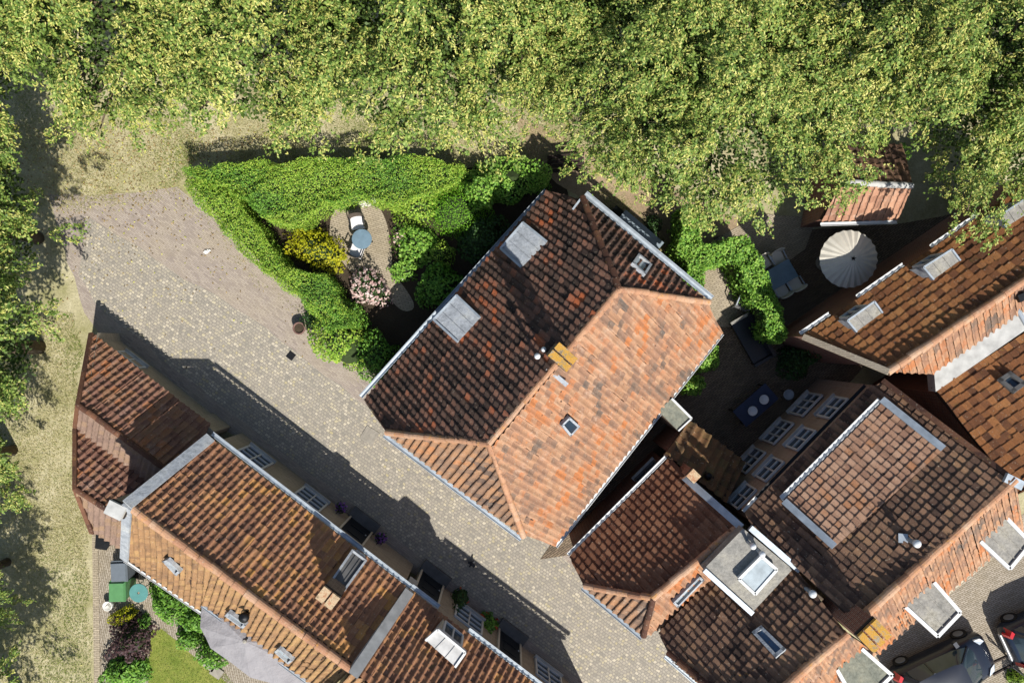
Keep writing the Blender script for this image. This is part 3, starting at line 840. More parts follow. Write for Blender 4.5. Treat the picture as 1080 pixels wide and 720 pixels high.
# ---- lean-to and small flat roof at the back of it
hL = House('lean_to', 'small mossy tiled lean-to behind the dark red-brown house, one corner sunlit', 'lean-to', (740, 480))
m0, m1, m2, m3 = P(727, 443, 2.3), P(786, 487, 2.3), P(766, 530, 3.1), P(702, 478, 3.1)
hL.roof([m0, m1, m2, m3], M['tile_mossy'], w=.3, amp=.035)
hL.walls([m0, m1, m2, m3], M['brick_red'], .1)
hL.vent(P(744, 500, 2.75), .3, .07, M['iron'], M['iron'])
ft = thing('annex', 'little flat grey-green roofed annex with white edge between the two houses', 'annex', P(712, 438))
fq = [P(708, 420, 2.6), P(729, 441, 2.6), P(715, 454, 2.6), P(694, 433, 2.6)]
fb = MB(); fb.prism([Vector((p.x, p.y, 0)) for p in ccw(fq)], [Vector((p.x, p.y, 2.5)) for p in ccw(fq)]); fb.build('wall', M['brick'], ft)
MB().slab([p + Z * .02 for p in fq], .1).build('flat_roof', M['felt_green'], ft)
tb = MB(); tb.bar(fq[0] + Z * .03, fq[1] + Z * .03, .07, .1); tb.bar(fq[1] + Z * .03, fq[2] + Z * .03, .05, .1); tb.build('fascia', M['white'], ft)

# ---- south-east terrace: two adjoining houses
hF = House('end_terrace_house', 'umber tiled house with flat grey roof terrace, blue skylight and vent pipes', 'house', (800, 650))
z0, z1 = P(694, 667, 4.2), P(791, 571, 4.2)
x0, x1 = P(789, 720, 6.95), P(893, 667, 6.95)
uw = P(703, 684, 4.6)
R0, R1 = P(800, 749, 6.55), P(893, 667, 6.55)
plM = hF.roof([P(695, 667, 4.25), P(791, 571, 4.25), P(842, 603, 5.4), R1, P(788, 758, 6.55), P(704, 686, 4.6)], M['tile_umber'], w=.205, r=.235, label='umber pitch facing the central house')
hF.roof([P(704, 690, 4.7), P(748, 728, 4.7), P(790, 757, 6.55)], M['tile_hip'], label='small hip above the street', reg=False)
J0, J1 = P(926, 690, 4.8), P(830, 772, 4.8)
plN = hF.roof([J1, J0, R1, P(788, 758, 6.55)], M['tile_orange'], amp=.032, step=.014, label='orange pitch facing the parking street')
hF.walls([P(695, 667, 4.25), P(791, 571, 4.25), P(842, 603, 5.4), R1, J0, J1, P(788, 758, 6.55), P(704, 690, 4.6)], M['brick'], .14)
hF.caps(P(790, 757, 6.55), R1, M['ridge_orange'], .12); hF.caps(P(704, 688, 4.65), P(789, 757, 6.55), M['ridge_dark'], .1)
hF.gutter(P(704, 690, 4.7), P(748, 728, 4.7), M['zinc'], .06, out=Vector((-1, -1, 0)))
FZ = 5.4
fl = [P(742, 600, FZ), P(784, 557, FZ), P(836, 600, FZ), P(793, 646, FZ)]
fb = MB(); fb.slab(fl, 1.4); ff = fb.build('flat_roof', M['felt'], hF.root)
tb = MB(); tb.bar(fl[0] + Z * .04, fl[3] + Z * .04, .14, .12); tb.bar(P(791, 556, FZ + .1), P(843, 601, FZ + .1), .17, .12)
tb.build('parapet', M['zinc'], ff)
qs = [P(779, 610, FZ + .2), P(803, 586, FZ + .2), P(819, 600, FZ + .2), P(796, 626, FZ + .2)]
sk = MB(); sk.slab(qs, .25)
for i in range(4): sk.bar(qs[i], qs[(i + 1) % 4], .08, .1)
sko = sk.build('roof_light', M['white'], hF.root)
cn = sum(qs, Vector()) / 4
MB().face(ccw([p.lerp(cn, .12) + Z * .015 for p in qs])).build('pane', M['glass_pale'], sko)
for (px, py) in ((788.5, 571), (798, 579)):
    hF.vent(P(px, py, FZ), .45, .05)
hF.skylight(plM, [(794, 667), (804, 660), (830, 685), (819, 694)], M['glass_sky'], M['lead'], .09)
hF.vent(on(plM, 850, 620), .45, .06)
ch = hF.chimney(P(921, 669, 7.8), (.62, .5), math.atan2(.70, .72), 5.4, 7.8, M['brick_red'], M['lichen'], slabs=3)
hF.strip(P(886, 640, 6.35), P(903, 626, 6.45), .16, .06, M['lead']); hF.strip(P(886, 641, 6.3), P(900, 657, 6.6), .1, .06, M['zinc'])
hF.dormer([(908, 683), (940, 711), (905, 745), (882, 705)], 5.6, M['felt_green'], M['white'], plN, front=(1, 2), win=True, rim=.1)

hG = House('terrace_house', 'tall umber tiled house with raised pinkish roof section and seven white windows over yard', 'house', (900, 500))
n0, n1 = P(786, 541, 4.4), P(915, 408, 4.4)
X0, X1 = P(902, 657, 6.95), P(1070, 506.5, 6.95)
ov = P(933, 402, 4.75)
plP = hG.roof([n0, P(917, 409, 4.4), P(930, 401, 4.7), X1, X0, P(843, 601, 5.75), P(793, 556, 4.7)], M['tile_umber'], edge=(0, 1), w=.2, r=.235, label='umber pitch facing the yard')
Y0, Y1 = P(926, 689, 5.0), P(1079, 558, 5.0)
plQ = hG.roof([Y0, Y1, X1, X0], M['tile_orange'], amp=.032, step=.014, label='orange pitch facing the parking street')
hG.walls([n0, P(917, 409, 4.4), P(930, 401, 4.7), X1, Y1, Y0, X0, P(843, 601, 5.75), P(793, 556, 4.7)], M['brick_pale'], .12)
hG.caps(X0, X1, M['ridge_orange'], .12)
hG.gutter(n0, P(800, 526, 4.4), M['white'], .05, out=Vector((-1, 1, 0)))
hG.gutter(P(800, 526, 4.4), n1, M['iron'], .05, out=Vector((-1, 1, 0)))
hG.strip(P(931, 401, 4.85), P(1069, 506, 7.05), .14, .07, M['ridge_dark'], 'verge_tiles')
dz0, dz1, dz2, dz3 = P(827, 528, 5.05), P(931, 424, 5.05), P(995, 474, 6.05), P(880, 577, 6.05)
hG.roof([dz0, dz1, dz2, dz3], M['tile_pink'], w=.2, r=.235, label='raised pinkish roof section', reg=False, name='raised_roof')
rb_ = MB(); bq = ccw([dz0, dz1, dz2, dz3])
rb_.prism([Vector((p.x, p.y, plane_z(plP, p.x, p.y) - .1)) for p in bq], [p - Z * .12 for p in bq]); rb_.build('raised_section_wall', M['lead'], hG.root)
hG.gutter(dz0, dz1, M['white'], .07, out=Vector((-1, 1, 0)))
hG.strip(P(930, 421, 5.2), P(995, 473, 6.14), .2, .06, M['zinc']); hG.strip(P(827, 528, 5.2), P(880, 576, 6.14), .2, .06, M['zinc'])
hG.vent(on(plP, 957, 568), .45, .06)
hG.strip(P(1060, 503, 7.05), P(1078, 512, 6.95), .25, .08, M['zinc'])
hG.strip(on(plP, 946, 566) + Z * .08, on(plP, 956, 567) + Z * .08, .25, .03, M['zinc'])
for q in ([(984, 613), (1012, 645), (988, 670), (954, 639)], [(1061, 546), (1086, 572), (1064, 599), (1033, 570)]):
    hG.dormer(q, 5.9, M['felt'], M['white'], plQ, front=(1, 2), win=True, rim=.1)
wpG, wtG, wnG = wall_frame(n0, n1, .12, Vector((-1, 1, 0)))
for (px, py) in ((850.5, 427), (821, 456), (792, 486)):
    window(hG, on(wpG, px, py), wtG, wnG, .95, 1.15, cols=3, rows=2)
for (px, py) in ((879, 430.5), (845.5, 463.5), (812.5, 495.5), (784, 524)):
    window(hG, on(wpG, px, py), wtG, wnG, .82, .95, cols=2, rows=2)

# ---- right-hand house with two dormers (north-east)
hH = House('cottage', 'rust-brown tiled cottage with a row of small grey dormers facing the round parasol', 'house', (990, 320))
E0, E1 = P(846, 355, 3.66), P(1130, 163, 3.66)
U0, U1 = P(936, 392, 5.1), P(1180, 229, 5.1)
plR = hH.roof([E0, E1, U1, U0], M['tile_rust'], w=.25, label='rust-brown pitch facing the parasol')
F0, F1 = P(985, 381, 4.42), P(1160, 262, 4.42)
plS = hH.roof([P(982, 394, 4.42), P(1210, 240, 4.42), U1, U0], M['tile_orange'], label='orange pitch')
hH.walls([E0, E1, U1, P(1210, 240, 4.42), P(982, 394, 4.42), U0], M['brick_red'], .14)
hH.caps(U0, U1, M['ridge_orange'], .12)
hH.strip(E0 + Z * .08, U0 + Z * .08, .18, .1, M['brick_buff'], 'verge_coping')
for p, q in (((846, 354), (877, 333)), ((906, 315), (955, 281)), ((984, 262), (1034, 228))):
    hH.gutter(P(*p, 3.66), P(*q, 3.66), M['white'], .06, out=Vector((-.5, 1, 0)))
for q in ([(893, 338), (921.5, 318), (930, 330), (903, 350)], [(973, 282), (1003, 263), (1012, 275), (984, 295)], [(1053, 228), (1083, 208), (1092, 220), (1060, 240)]):
    hH.dormer(q, 4.72, M['felt'], M['zinc'], plR, win=True, rim=.05)
fg = MB(); fq2 = [P(984, 379, 4.44), P(1110, 297, 4.44), P(1125, 318, 4.44), P(987, 413, 4.44)]
fg.slab(fq2, .4); fg.build('flat_roof', M['concrete'], hH.root)
ap = MB(); p0 = P(1066, 314, 4.46); ap.tube(p0, p0 + Z * .5, .1); ap.box(p0 + Z * .55, (.35, .22, .12), .4); ap.build('roof_fan', M['iron'], hH.root)
ap = MB(); ap.tube(P(1069, 320, 4.45), P(1082, 342, 4.45), .07); ap.build('duct', M['zinc'], hH.root)

hI = House('cottage', 'rust tiled cottage at the right edge with one dark skylight beside pale flat roof', 'house', (1050, 420))
i0, i1 = P(986, 413, 4.3), P(1160, 299, 4.3)
i2, i3 = P(1240, 440, 6.15), P(1075, 520, 6.15)
plT = hI.roof([i0, i1, i2, i3], M['tile_rust'], label=None)
hI.walls([i0, i1, i2, i3], M['brick_red'], .1)
hI.skylight(plT, [(1050, 402), (1064, 393), (1082, 406), (1068, 416)], M['glass'], M['felt_dark'], .12)
hI.gutter(i0, i1, M['iron'], .06, out=Vector((-.5, 1, 0)))

# ---- tiled garden pavilion under the trees
hP = House('garden_shed', 'garden shed with faded brown tiles and white gutter under the trees', 'shed', (915, 210))
p0, p1 = P(866, 233.5, 2.3), P(947, 231, 2.3)
p2, p3 = P(962, 196, 3.3), P(888, 192, 3.3)
p4, p5 = P(930, 168, 2.2), P(892, 168, 2.2)
hP.roof([p0, p1, p2, p3], M['tile_faded'], label='faded brown pitch')
hP.roof([P(880, 150, 2.3), P(952, 152, 2.3), p2, p3], M['tile_umber'], reg=True)
hP.walls([p0, p1, p2, P(952, 152, 2.3), P(880, 150, 2.3), p3], M['brick_red'], .14)
hP.caps(p3, p2, M['concrete'], .1); hP.gutter(p0, p1, M['white'], .06, out=Vector((0, -1, 0)))
#@@PART2
# ================================================================ VEGETATION
M['leaf_lime'] = m_leaf('lime_tree_leaves', ['#425b22', '#58712e', '#6c8338', '#7f9144', '#8c9a4e'], .22)
M['leaf_bract'] = m_leaf('lime_tree_bracts', ['#9a9a48', '#adab56', '#beba68', '#cac67a'], .25)
M['leaf_hedge'] = m_leaf('hedge_leaves', ['#567c24', '#70962c', '#86a838', '#9bb442', '#abbb50'], .3)
M['leaf_ivy'] = m_leaf('ivy_leaves', ['#47702a', '#5d882e', '#729c38', '#85aa44', '#93b04e'], .3)
M['leaf_green'] = m_leaf('shrub_leaves', ['#426824', '#56802c', '#6a9634', '#80a640'], .3)
M['leaf_mound'] = m_leaf('mound_leaves', ['#447016', '#588a1c', '#6a9c24', '#7cac2e'], .3)
M['leaf_inner'] = m_leaf('shaded_inner_lime_leaves', ['#2f3f1a', '#3c4e20', '#4a5e28', '#586a2e'], .15)  # darker copy of the lime leaves: shade inside the crown put into the colour
M['litter_leaf'] = m_leaf('dry_leaf_litter', ['#6e5a3a', '#8a744c', '#a08a5c', '#5a4a34'], .1)
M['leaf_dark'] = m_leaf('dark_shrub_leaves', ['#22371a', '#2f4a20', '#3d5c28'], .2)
M['leaf_yellow'] = m_leaf('golden_shrub_leaves', ['#8f9418', '#a8a51c', '#b9b324', '#7f8d1e'], .3)
M['leaf_purple'] = m_leaf('purple_shrub_leaves', ['#2c1f22', '#3c292c', '#4a3434', '#5a4440'], .2)
M['petal_pink'] = m_leaf('pale_pink_petals', ['#a9837e', '#c4a49c', '#d6c0b6', '#8f6f66', '#d9cdc4'], .2)
M['petal_white'] = m_leaf('white_petals', ['#c9c5ba', '#d8d5cc', '#b9b4a4'], .2)
M['petal_purple'] = m_leaf('purple_petals', ['#5a3470', '#74488a', '#8a5fa0', '#48305c'], .2)
M['petal_red'] = m_leaf('red_petals', ['#9a2a24', '#b8402e', '#c4683c'], .2)
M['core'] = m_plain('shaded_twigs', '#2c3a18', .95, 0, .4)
M['grass_blade'] = m_leaf('dry_grass_blades', ['#8a8656', '#a39a6a', '#b5ab7e', '#c2b890', '#948f5c', '#7d8648'], .3)
M['green_blade'] = m_leaf('green_grass_blades', ['#5f6c30', '#74803c', '#88904a'], .3)
M['lawn_blade'] = m_leaf('lawn_blades', ['#546a22', '#68782a', '#7c8438', '#8f8e48'], .3)

def leaf_mesh(name, pts, nrm, L, Wd, mi, mats, parent=None, rng=None, axis=None, off=None):
    rng = rng or np.random.default_rng(1)
    N = len(pts)
    nrm = nrm / (np.linalg.norm(nrm, axis=1, keepdims=True) + 1e-9)
    a = rng.normal(size=(N, 3)) if axis is None else axis + rng.normal(0, .55, (N, 3))
    a -= nrm * (a * nrm).sum(1, keepdims=True); a /= np.linalg.norm(a, axis=1, keepdims=True) + 1e-9
    b = np.cross(nrm, a)
    L = np.asarray(L).reshape(-1, 1) * np.ones((N, 1)); Wd = np.asarray(Wd).reshape(-1, 1) * np.ones((N, 1))
    V = np.stack([pts - a * L / 2, pts + b * Wd / 2 - a * L * .05, pts + a * L / 2, pts - b * Wd / 2 - a * L * .05], 1).reshape(-1, 3)
    o0 = np.array(root_loc(parent)) if off is None else np.array(off)
    V = (V - o0).astype(np.float32)
    me = bpy.data.meshes.new(name)
    me.vertices.add(4 * N); me.vertices.foreach_set('co', V.ravel())
    me.loops.add(4 * N); me.loops.foreach_set('vertex_index', np.arange(4 * N, dtype=np.int32))
    me.polygons.add(N); me.polygons.foreach_set('loop_start', np.arange(0, 4 * N, 4, dtype=np.int32))
    me.polygons.foreach_set('loop_total', np.full(N, 4, np.int32))
    for m in mats: me.materials.append(m)
    me.polygons.foreach_set('material_index', np.asarray(mi, np.int32))
    me.update(calc_edges=True); me.validate()
    o = bpy.data.objects.new(name, me); col.objects.link(o)
    if parent is not None: o.parent = parent
    return o

def sphere_dirs(rng, n, zmin=-.25):
    d = rng.normal(size=(int(n * 2.5) + 10, 3)); d /= np.linalg.norm(d, axis=1, keepdims=True)
    return d[d[:, 2] > zmin][:n]

def make_tree(name, label, seed, R, zc, hz, nclump=120, per=230, bract=.42, gap=0.0, group=None):
    rng = np.random.default_rng(seed)
    root = thing(name, label, 'tree', (0, 0, 0), 0, group)
    C, CR = [], []
    lob = rng.uniform(0, 2 * PI, 6)
    nb = max(9, int(nclump / 7.2)); B = []
    for i in range(nb * 40):                       # boughs, kept apart so dark gaps open between them
        if len(B) >= nb: break
        t = rng.uniform(0, 2 * PI)
        Rm = R * (1 + .10 * math.sin(3 * t + lob[0]) + .08 * math.sin(5 * t + lob[1]) + .05 * math.sin(8 * t + lob[2]))
        rr = Rm * math.sqrt(rng.uniform(0, 1)) * .92
        p = np.array([rr * math.cos(t), rr * math.sin(t), 0])
        if any(np.hypot(*(p - q)[:2]) < R * (.46 + gap * .25) * (1 - i / (nb * 40) * .5) for q in B): continue
        p[2] = zc + hz * math.sqrt(max(0, 1 - (rr / Rm) ** 2)) * rng.uniform(.55, 1.15)
        B.append(p)
    for p in B:
        rb_ = R * rng.uniform(.19, .28)
        out = np.array([p[0], p[1], 0]); out /= np.linalg.norm(out) + 1e-6
        for k in range(int(6 * rng.uniform(.8, 1.3))):
            q = rng.normal(0, .46, 3) * rb_ * np.array([1, 1, .5]) + out * rb_ * rng.uniform(-.5, .8)
            q[2] -= .75 * (q[0] ** 2 + q[1] ** 2) / rb_
            C.append(tuple(p + q)); CR.append(rng.uniform(.32, .62) * R / 3.6)
    for i in range(int(nclump * .22)):             # drooping skirt
        t = rng.uniform(0, 2 * PI); Rm = R * (1 + .10 * math.sin(3 * t + lob[0]) + .08 * math.sin(5 * t + lob[1]))
        rr = Rm * rng.uniform(.8, 1.0); C.append((rr * math.cos(t), rr * math.sin(t), rng.uniform(zc - 1.6, zc + .8))); CR.append(rng.uniform(.3, .55) * R / 3.6)
    pts, nr, ax, mi, L, Wd = [], [], [], [], [], []
    for c, r in zip(C, CR):
        out = np.array([c[0], c[1], 0]); out = out / (np.linalg.norm(out) + 1e-6)
        tw = out * rng.uniform(.3, 1) + rng.normal(0, .45, 3) + np.array([0, 0, -.45])
        tw /= np.linalg.norm(tw)
        ns = int(26 * (r / .5) ** 1.7)             # leafy sprays hanging off each twig
        d = sphere_dirs(rng, ns, -.4); ns = len(d)
        q = d * r * (.55 + .5 * rng.uniform(0, 1, (ns, 1)) ** .6) * np.array([1, 1, .6])
        q += tw * ((q @ tw)[:, None]) * .8
        m = 17
        dirs = np.repeat(tw[None] * .7 + d * .5 + [0, 0, -.35], m, 0); dirs /= np.linalg.norm(dirs, axis=1, keepdims=True)
        al = rng.uniform(-.16, .18, (ns * m, 1))
        p = np.repeat(q, m, 0) + dirs * al + rng.normal(0, .045, (ns * m, 3))
        n = ns * m
        pts.append(np.array(c) + p)
        nr.append(np.repeat(d, m, 0) * .5 + np.array([0, -.1, .6]) + rng.normal(0, .42, (n, 3))); ax.append(dirs)
        pb = np.repeat(np.clip(bract * rng.uniform(.2, 1.8, ns), 0, .95), m) * (np.repeat(d[:, 2], m) > -.2)
        br = rng.uniform(0, 1, n) < pb
        mi.append(br.astype(int))
        L.append(np.where(br, rng.uniform(.075, .12, n), rng.uniform(.075, .12, n)))
        Wd.append(np.where(br, rng.uniform(.028, .045, n), rng.uniform(.05, .08, n)))
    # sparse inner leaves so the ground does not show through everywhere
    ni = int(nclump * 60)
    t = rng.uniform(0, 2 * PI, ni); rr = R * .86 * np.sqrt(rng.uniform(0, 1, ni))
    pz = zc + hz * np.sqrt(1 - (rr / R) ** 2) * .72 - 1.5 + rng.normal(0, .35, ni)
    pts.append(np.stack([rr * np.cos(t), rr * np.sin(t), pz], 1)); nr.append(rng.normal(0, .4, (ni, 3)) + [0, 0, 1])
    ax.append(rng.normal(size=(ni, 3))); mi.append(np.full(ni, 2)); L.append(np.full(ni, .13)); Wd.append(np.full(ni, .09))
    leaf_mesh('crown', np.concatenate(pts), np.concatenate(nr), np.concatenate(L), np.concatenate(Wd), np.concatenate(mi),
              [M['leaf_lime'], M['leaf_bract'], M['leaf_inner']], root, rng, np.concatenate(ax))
    mb = MB(); top = Vector((0, 0, zc * .62))
    mb.tube((0, 0, 0), top, .26, .19, 12)
    rr_ = random.Random(seed)
    order = sorted(range(len(C)), key=lambda i: rr_.random())[:16]
    for i in order:
        c = Vector(C[i]); mid = top.lerp(c, .5) + Vector((0, 0, .5))
        mb.tube(top - Vector((0, 0, rr_.uniform(0, .8))), mid, .11, .06, 7); mb.tube(mid, c, .06, .02, 6)
    mb.build('trunk', M['bark'], root, True)
    return root

LT = 'tall lime trees along the top'
T1 = make_tree('lime_tree', 'flowering lime tree above the left end of the triangular hedge', 11, 3.5, 5.2, 3.3, 135, 250, .5, group=LT)
T2 = make_tree('lime_tree', 'flowering lime tree standing directly above the patio garden', 22, 3.7, 5.2, 3.5, 140, 250, .45, group=LT)
T3 = make_tree('lime_tree', 'big darker lime tree with open crown above the white parasol and shed', 33, 3.8, 5.4, 3.8, 165, 240, .40, .20, group=LT)
T4 = make_tree('lime_tree', 'leafy lime tree whose shadow covers the end of the cobbled street', 44, 3.0, 5.0, 2.9, 140, 240, .3, .05, group='lime trees along the left verge')
T1.location = (-7.0, 9.5, 0); T2.location = (-2.7, 9.3, 0); T3.location = (6.3, 7.0, 0); T3.scale = (.9, .9, .9); T4.location = (-16.95, -.2, 0)
for src, loc, rz, sc, lab, grp in (
        (T2, (-15.8, 10.3, 0), 1.1, .98, 'flowering lime tree in the top left corner beyond the dark street end', LT),
        (T1, (-11.4, 9.7, 0), 2.3, 1.0, 'flowering lime tree above the pale dry grass, second from the left', LT),
        (T1, (.2, 10.1, 0), 4.0, .92, 'flowering lime tree above the dark wooden bench', LT),
        (T3, (4.0, 8.9, 0), 2.6, .9, 'lime tree with dark gaps hanging over the sandy path beside the ivy hedge', LT),
        (T3, (14.7, 7.9, 0), 1.0, .9, 'lime tree hanging over the roof of the faded shed', LT),
        (T2, (17.2, 7.6, 0), 3.3, .98, 'green lime tree in the top right corner over the cottage', LT),
        (T1, (10.4, 9.6, 0), .6, 1.0, 'lime tree at the top edge above the shed ridge', LT),
        (T2, (6.0, 12.3, 0), 5.1, 1.0, 'lime tree at the top edge right of the middle', LT),
        (T4, (-17.0, 3.7, 0), 1.2, .92, 'dense tree at the left edge shading the grass above the street end', 'lime trees along the left verge'),
        (T4, (-17.9, -3.9, 0), 2.0, .78, 'low leafy tree at the left edge level with the outbuilding roof', 'lime trees along the left verge'),
        (T4, (-18.1, -7.9, 0), 3.7, .6, 'low leafy tree at the left edge level with the garden bins', 'lime trees along the left verge'),
        (T4, (-17.6, -12.6, 0), 5.0, .9, 'leafy tree in the bottom left corner shading the dry grass', 'lime trees along the left verge')):
    t = copy_tree(src); t.location = loc; t.rotation_euler = (0, 0, rz); t.scale = (sc, sc, sc)
    t['label'] = lab; t['group'] = grp

def inpoly(x, y, poly):
    r = np.zeros(len(x), bool); n = len(poly)
    for i in range(n):
        (x1, y1), (x2, y2) = poly[i], poly[(i + 1) % n]
        c = ((y1 > y) != (y2 > y)) & (x < (x2 - x1) * (y - y1) / (y2 - y1 + 1e-12) + x1)
        r ^= c
    return r
def sines(rng, amp, f):
    k = rng.normal(0, f, (6, 2)); ph = rng.uniform(0, 6.28, 6)
    return lambda x, y: amp * sum(np.sin(k[i, 0] * x + k[i, 1] * y + ph[i]) for i in range(6)) / 2.4

def hedge(name, label, cat, px, h, mat, dens=820, L=.062, Wd=.034, seed=1, rough=.13, group=None, core=True):
    rng = np.random.default_rng(seed)
    top = [P(p[0], p[1], h) for p in px]
    poly = [(p.x, p.y) for p in top]
    cx, cy = sum(p[0] for p in poly) / len(poly), sum(p[1] for p in poly) / len(poly)
    root = thing(name, label, cat, (cx, cy, 0), 0, group)
    X = np.array(poly); lo, hi = X.min(0) - .15, X.max(0) + .15
    n = int((hi - lo).prod() * dens * 1.35)
    x = rng.uniform(lo[0], hi[0], n); y = rng.uniform(lo[1], hi[1], n)
    jx, jy = sines(rng, .10, 4.0), sines(rng, .10, 4.0)
    k = inpoly(x + jx(x, y), y + jy(x, y), poly); x, y = x[k], y[k]
    zf, zf2 = sines(rng, rough, 2.5), sines(rng, rough * .6, 9); mixf = sines(rng, 1.0, 2.2)
    z = h - .05 + zf(x, y) + zf2(x, y) - np.abs(rng.normal(0, .09, len(x)))
    nx = rng.normal(0, .42, (len(x), 3)) + [.1, -.2, .95]
    pts, nr = [np.stack([x, y, z], 1)], [nx]
    cc = ccw([Vector((p[0], p[1], 0)) for p in poly])
    for a, b in zip(cc, cc[1:] + cc[:1]):
        ln_ = (b - a).length; m = int(ln_ * h * dens * .8)
        if m < 2: continue
        t = rng.uniform(0, 1, m); zz = rng.uniform(.05, h, m)
        o = np.array(((b - a).y, -(b - a).x, 0)) / ln_
        q = np.array(a) + np.outer(t, np.array(b - a)) + o * (rng.normal(-.05, .06, (m, 1)) - .05 * (zz[:, None] / h) ** 3)
        q[:, 0] -= jx(q[:, 0], q[:, 1]); q[:, 1] -= jy(q[:, 0], q[:, 1])
        q[:, 2] = zz; pts.append(q); nr.append(o * .8 + rng.normal(0, .5, (m, 3)) + [0, 0, .35])
    pts, nr = np.concatenate(pts), np.concatenate(nr); N = len(pts)
    leaf_mesh('foliage', pts, nr, rng.uniform(.7, 1.25, N) * L, rng.uniform(.7, 1.25, N) * Wd, ((mixf(pts[:, 0], pts[:, 1]) + rng.normal(0, .5, N)) > .45).astype(int), [mat, M['leaf_green']], root, rng)
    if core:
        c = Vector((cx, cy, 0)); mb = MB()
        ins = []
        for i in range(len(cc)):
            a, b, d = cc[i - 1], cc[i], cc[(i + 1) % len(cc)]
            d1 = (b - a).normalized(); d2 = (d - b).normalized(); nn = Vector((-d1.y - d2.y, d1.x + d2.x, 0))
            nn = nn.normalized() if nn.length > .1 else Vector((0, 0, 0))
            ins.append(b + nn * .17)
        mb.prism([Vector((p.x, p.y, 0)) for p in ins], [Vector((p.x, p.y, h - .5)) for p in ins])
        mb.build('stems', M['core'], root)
    return root

def bush(name, label, px, py, rx, ry, h, mat, n=900, L=.09, Wd=.06, seed=1, cat='shrub', rot=0.0, flower=None, nf=0, fl=.07, group=None, lump=.16, z0=0.0, zc=None):
    """rounded shrub: rx, ry in photo pixels at its mid height"""
    rng = np.random.default_rng(seed * 7 + int(px))
    c = P(px, py, z0 + h * .6); k = (H_CAM - h * .6) / H_CAM * S
    rx, ry = rx * k, ry * k
    root = thing(name, label, cat, (c.x, c.y, z0), 0, group)
    d = sphere_dirs(rng, n, -.1); n = len(d)
    fn = [rng.normal(0, 3.2, 3) for _ in range(5)]; ph = rng.uniform(0, 6.28, 5)
    bump_ = 1 + lump * sum(np.sin(d @ f + p) for f, p in zip(fn, ph)) / 1.6
    rad = bump_ * (1 - .35 * rng.uniform(0, 1, n) ** 2)
    q = d * rad[:, None] * np.array([rx, ry, h])
    cr, sr = math.cos(rot), math.sin(rot)
    q = np.stack([q[:, 0] * cr - q[:, 1] * sr, q[:, 0] * sr + q[:, 1] * cr, np.maximum(q[:, 2], .02)], 1)
    p = q + np.array([c.x, c.y, z0])
    nr = d * .6 + np.array([0, 0, .5]) + rng.normal(0, .45, (n, 3))
    mi = np.zeros(n, int)
    leaf_mesh('foliage', p, nr, rng.uniform(.7, 1.3, n) * L, rng.uniform(.7, 1.3, n) * Wd, mi, [mat], root, rng)
    if flower is not None:
        i = rng.choice(n, nf); pf = p[i] + d[i] * .05
        pf = np.repeat(pf, 5, 0) + rng.normal(0, fl * .35, (nf * 5, 3)); pf[:, 2] = np.maximum(pf[:, 2], .04)
        leaf_mesh('flowers', pf, np.repeat(d[i], 5, 0) + rng.normal(0, .3, (nf * 5, 3)) + [0, 0, .6], rng.uniform(.6, 1.2, nf * 5) * fl, rng.uniform(.5, 1, nf * 5) * fl, np.zeros(nf * 5, int), [flower], root, rng)
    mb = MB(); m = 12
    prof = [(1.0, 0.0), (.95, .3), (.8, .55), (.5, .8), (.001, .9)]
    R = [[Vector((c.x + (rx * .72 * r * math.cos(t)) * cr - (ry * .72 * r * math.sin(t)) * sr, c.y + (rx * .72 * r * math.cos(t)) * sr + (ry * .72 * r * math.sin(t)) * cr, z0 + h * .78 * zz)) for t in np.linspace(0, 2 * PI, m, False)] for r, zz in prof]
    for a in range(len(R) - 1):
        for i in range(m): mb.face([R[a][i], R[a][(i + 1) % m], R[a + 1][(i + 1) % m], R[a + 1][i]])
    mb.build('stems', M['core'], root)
    return root

# ---- triangular hedge garden
hedge('hedge', 'long bright green hedge along the top of the triangular garden', 'hedge',
      [(191, 181), (199, 172), (250, 169), (330, 166), (400, 165), (452, 167), (486, 168), (484, 190), (462, 200), (436, 212), (420, 214), (408, 216), (385, 205), (366, 210), (340, 217), (318, 232), (297, 240), (277, 228), (252, 208), (225, 197)], 1.75, M['leaf_hedge'], seed=3)
hedge('hedge', 'bright green hedge slanting along the brick pavement of the cobbled street', 'hedge',
      [(190, 183), (214, 191), (250, 207), (277, 250), (303, 282), (342, 292), (360, 312), (370, 345), (345, 352), (330, 334), (317, 317), (272, 285), (234, 244), (203, 209)], 1.7, M['leaf_hedge'], seed=4)
hedge('hedge', 'ivy-green leafy hedge in an angle between the sandy path and the yard', 'hedge',
      [(718, 218), (736, 226), (744, 256), (768, 250), (790, 250), (800, 264), (816, 300), (832, 350), (824, 363), (811, 360), (800, 330), (784, 296), (770, 276), (742, 284), (740, 304), (728, 298), (718, 268)], 1.9, M['leaf_ivy'], seed=5, L=.095, Wd=.07, dens=520, rough=.12)
bush('shrub', 'golden yellow shrub beside the round patio', 333, 262, 33, 21, 1.3, M['leaf_yellow'], 1500, .08, .05, 1, rot=-.45, flower=M['leaf_yellow'], nf=200)
bush('hydrangea', 'pale pink flowering hydrangea at the foot of the round patio', 386, 302, 24, 20, 1.2, M['leaf_dark'], 800, .1, .06, 2, rot=-.4, flower=M['petal_pink'], nf=330, fl=.085, cat='shrub')
bush('shrub', 'big bright shrub at the pavement corner of the triangular garden', 362, 362, 36, 30, 1.6, M['leaf_hedge'], 2600, .09, .06, 3, rot=-.6)
bush('shrub', 'green shrub half in shade nearest the corner of the large house', 396, 378, 24, 26, 1.5, M['leaf_green'], 1500, .1, .06, 4)
bush('shrub', 'leafy shrub behind the pink hydrangea on its street side', 360, 328, 26, 17, 1.5, M['leaf_green'], 1300, .09, .06, 14, rot=-.5)
